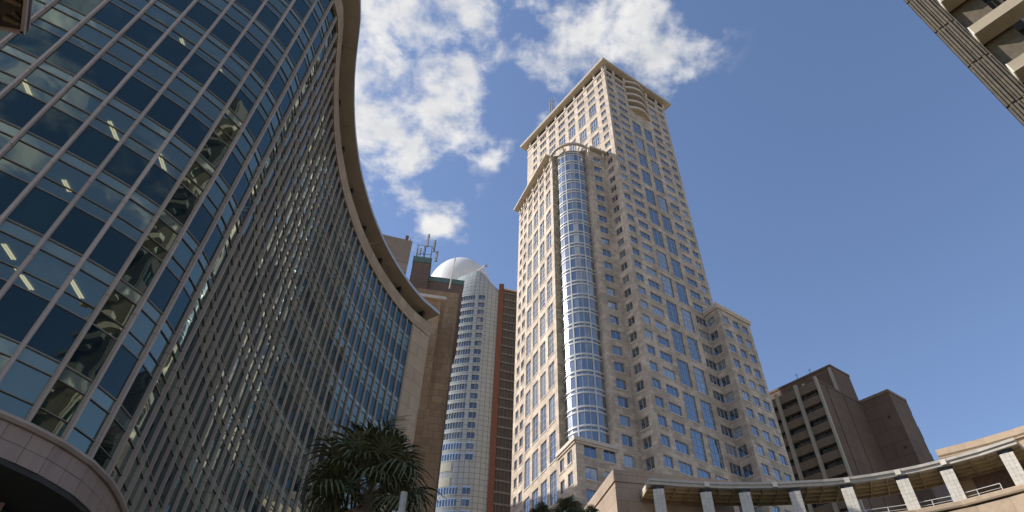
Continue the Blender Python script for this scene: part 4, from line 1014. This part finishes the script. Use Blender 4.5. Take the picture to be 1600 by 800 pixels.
# ------------------------------------------------------------------ bronze awning at the upper left
awn = thing('bronze_awning', 'dark bronze awning underside with cast ribs cutting the top left corner', 'awning', (-5.5, 2, 0))
fw = Frame(-4.38, 2.75, 149.0)                     # right edge runs back past the viewer
ft2 = 261.0
q = Frame(-4.38, 2.75, ft2)
pw = [(-4.38, 2.75), fw.p(2.6, 0, 0)[:2], (fw.p(2.6, 0, 0)[0] + q.u[0] * 2.6, fw.p(2.6, 0, 0)[1] + q.u[1] * 2.6), q.p(2.6, 0, 0)[:2]]
cw = list(reversed(pw))
m = MB(); m.prism(cw, 7.03, 7.08); m.build('awning_plate', M_bronze, awn)
m = MB()
m.sweep(pw + [pw[0]], [(-.0, 7.0), (.03, 7.0), (.03, 7.1), (-.0, 7.1)]); m.build('awning_rim', M_mull, awn)
for i in range(12):
    for j in range(12):
        b0 = fw.p(.09 + .2 * i, 0, 0); s_ = .05 + .2 * j
        c0 = Vector((b0[0] + q.u[0] * s_, b0[1] + q.u[1] * s_, 7.02)); m = MB()
        m.tube(c0, c0 + Vector((q.u[0] * .13 + .05 * fw.u[0], q.u[1] * .13 + .05 * fw.u[1], -.012)), .02, .028, n=6); m.tube(c0 + Vector((.02, -.05, 0)), c0 + Vector((q.u[0] * .06 + .12 * fw.u[0], q.u[1] * .06 + .12 * fw.u[1], -.008)), .014, .02, n=6)
        if i < 12 and j < 6: m.build('cast_rib', M_castrib, awn)
pp = (pw[2][0] + .2, pw[2][1] + .2)
m = MB(); m.tube((pp[0], pp[1], 0), (pp[0], pp[1], 7.03), .09, n=10); m.build('awning_post', M_bronze, awn)

# ------------------------------------------------------------------ palms
def frond_mesh(name, mats, L_=1.55, n=26, droop=0.9, seed=0, pet=1.0):
    """fan leaf: petiole along +x, blade of narrow folded leaflets with hanging tips"""
    r = random.Random(seed); m = MB()
    P = [Vector((pet * t, 0, .16 * pet * math.sin(t * 1.6) - .10 * pet * t * t)) for t in (0, .35, .7, 1.0)]
    for a, b in zip(P, P[1:]): m.tube(a, b, .028, .02, n=5, cap=False, mi=1)
    tip = P[-1]
    for i in range(n):
        a = R(-128 + 256 * i / (n - 1) + r.uniform(-3, 3)); ln = L_ * (1 - .28 * abs(a / R(128)) ** 2) * r.uniform(.85, 1.08)
        dr = Vector((math.cos(a), math.sin(a), .28 * math.cos(a) + .12)).normalized(); pr = Vector((-math.sin(a), math.cos(a), 0))
        prev = None; segs = 5
        for k in range(segs + 1):
            t = k / segs; p = tip + dr * (ln * t) + Vector((0, 0, -droop * ln * max(0, t - .38) ** 2 * 1.9))
            if t > .7: p = p - dr * (ln * (t - .7) * .45 * droop)
            wd = .052 * L_ * (1 - t) ** .6 * (.25 + 1.9 * min(t, .45)) + .002
            fold = Vector((0, 0, .02 * (1 if i % 2 else -1)))
            cur = (p - pr * wd + fold, p, p + pr * wd + fold)
            if prev:
                m.face([tuple(prev[0]), tuple(prev[1]), tuple(cur[1]), tuple(cur[0])], None, 0); m.face([tuple(prev[1]), tuple(prev[2]), tuple(cur[2]), tuple(cur[1])], None, 0)
            prev = cur
    return m.mesh(name, mats)
FR_G = [frond_mesh('frond', [M_leaf, M_stem], 1.35, 26, d_, s_, p_) for d_, s_, p_ in ((.75, 1, 1.35), (1.0, 2, 1.2), (1.25, 3, 1.45), (.9, 4, 1.1))]
FR_D = [frond_mesh('dead_frond', [M_dead, M_dead], 1.2, 20, 1.5, s_, .9) for s_ in (11, 12)]
def palm(name, label, x, y, zc, s, nf, nd, seed, group=None, tr=.24):
    r = random.Random(seed); t = thing(name, label, 'palm tree', (x, y, 0), group)
    m = MB(); nseg = 16; pr = None; n = 14
    for k in range(nseg):
        z0 = zc * k / nseg; z1 = zc * (k + 1) / nseg - .02; r0 = tr * (1.35 - .5 * k / nseg)
        for q_ in range(4): m.tube((x, y, z0 + (z1 - z0) * q_ / 4), (x, y, z0 + (z1 - z0) * (q_ + 1) / 4), r0 + (.02 if q_ % 2 else 0), r0 + .03 - (.04 if q_ % 2 else 0), n=n, cap=False)
    m.build('trunk', M_trunk, t)
    for k in range(nf):
        u = (k + .5) / nf; el = R(82 - 112 * u ** .85 + r.uniform(-8, 8)); a = k * 2.39996 + r.uniform(-.25, .25)
        o = bpy.data.objects.new('frond', FR_G[k % 4]); col.objects.link(o); o.parent = t
        o.location = (0, 0, zc + r.uniform(-.15, .15) * s); sc__ = s * r.uniform(.85, 1.12); o.scale = (sc__,) * 3
        o.rotation_euler = (Matrix.Rotation(a, 3, 'Z') @ Matrix.Rotation(-el, 3, 'Y') @ Matrix.Rotation(r.uniform(-.4, .4), 3, 'X')).to_euler()
    for k in range(nd):
        a = k * 2.39996 + 1; el = R(-48 - r.uniform(0, 36))
        o = bpy.data.objects.new('dead_frond', FR_D[k % 2]); col.objects.link(o); o.parent = t
        o.location = (0, 0, zc - r.uniform(.1, .7) * s); o.scale = (s * r.uniform(.75, 1.0),) * 3
        o.rotation_euler = (Matrix.Rotation(a, 3, 'Z') @ Matrix.Rotation(-el, 3, 'Y')).to_euler()
    return t
palm('palm_tree', 'large dark fan palm with hanging dead fronds in front of the curved glass building', -5.35, 25.3, 13.25, 1.32, 28, 36, 5)
palm('palm_tree', 'middle of the small palm tops, the highest, below the sandstone tower podium corner', 4.14, 39.8, 18.95, .55, 24, 8, 6, 'small palms below the sandstone tower', .16)
palm('palm_tree', 'leftmost small palm top, low at the picture edge below the tower', 2.5, 40.0, 19.0, .38, 22, 5, 7, 'small palms below the sandstone tower', .16)
palm('palm_tree', 'rightmost small palm top, touching the pale stone block', 5.5, 39.7, 18.9, .34, 22, 5, 8, 'small palms below the sandstone tower', .16)

# ------------------------------------------------------------------ lamp post
lp = thing('lamp_post', 'pale grey lamp post top with side arm, before the large palm', 'street lamp', (-2.17, 13.83, 0))
m = MB(); m.tube((-2.17, 13.83, 0), (-2.17, 13.83, 7.62), .07, .055, n=14); m.tube((-2.17, 13.83, 7.55), (-2.17, 13.83, 8.1), .078, .078, n=14); m.tube((-2.17, 13.83, 7.52), (-2.17, 13.83, 7.66), .105, .105, n=14); m.build('post', M_lamp, lp)
m = MB(); m.tube((-2.17, 13.83, 7.6), (-1.55, 13.9, 7.5), .03, n=8); m.tube((-2.17, 13.83, 7.6), (-2.32, 13.8, 7.56), .04, n=8); m.tube((-2.32, 13.8, 7.48), (-2.32, 13.8, 7.66), .05, n=8); m.build('side_arm', M_lamp, lp)
m = MB(); m.tube((-1.55, 13.9, 7.5), (-1.0, 13.95, 7.38), .07, .1, n=10); m.build('lamp_head', M_lamp, lp)
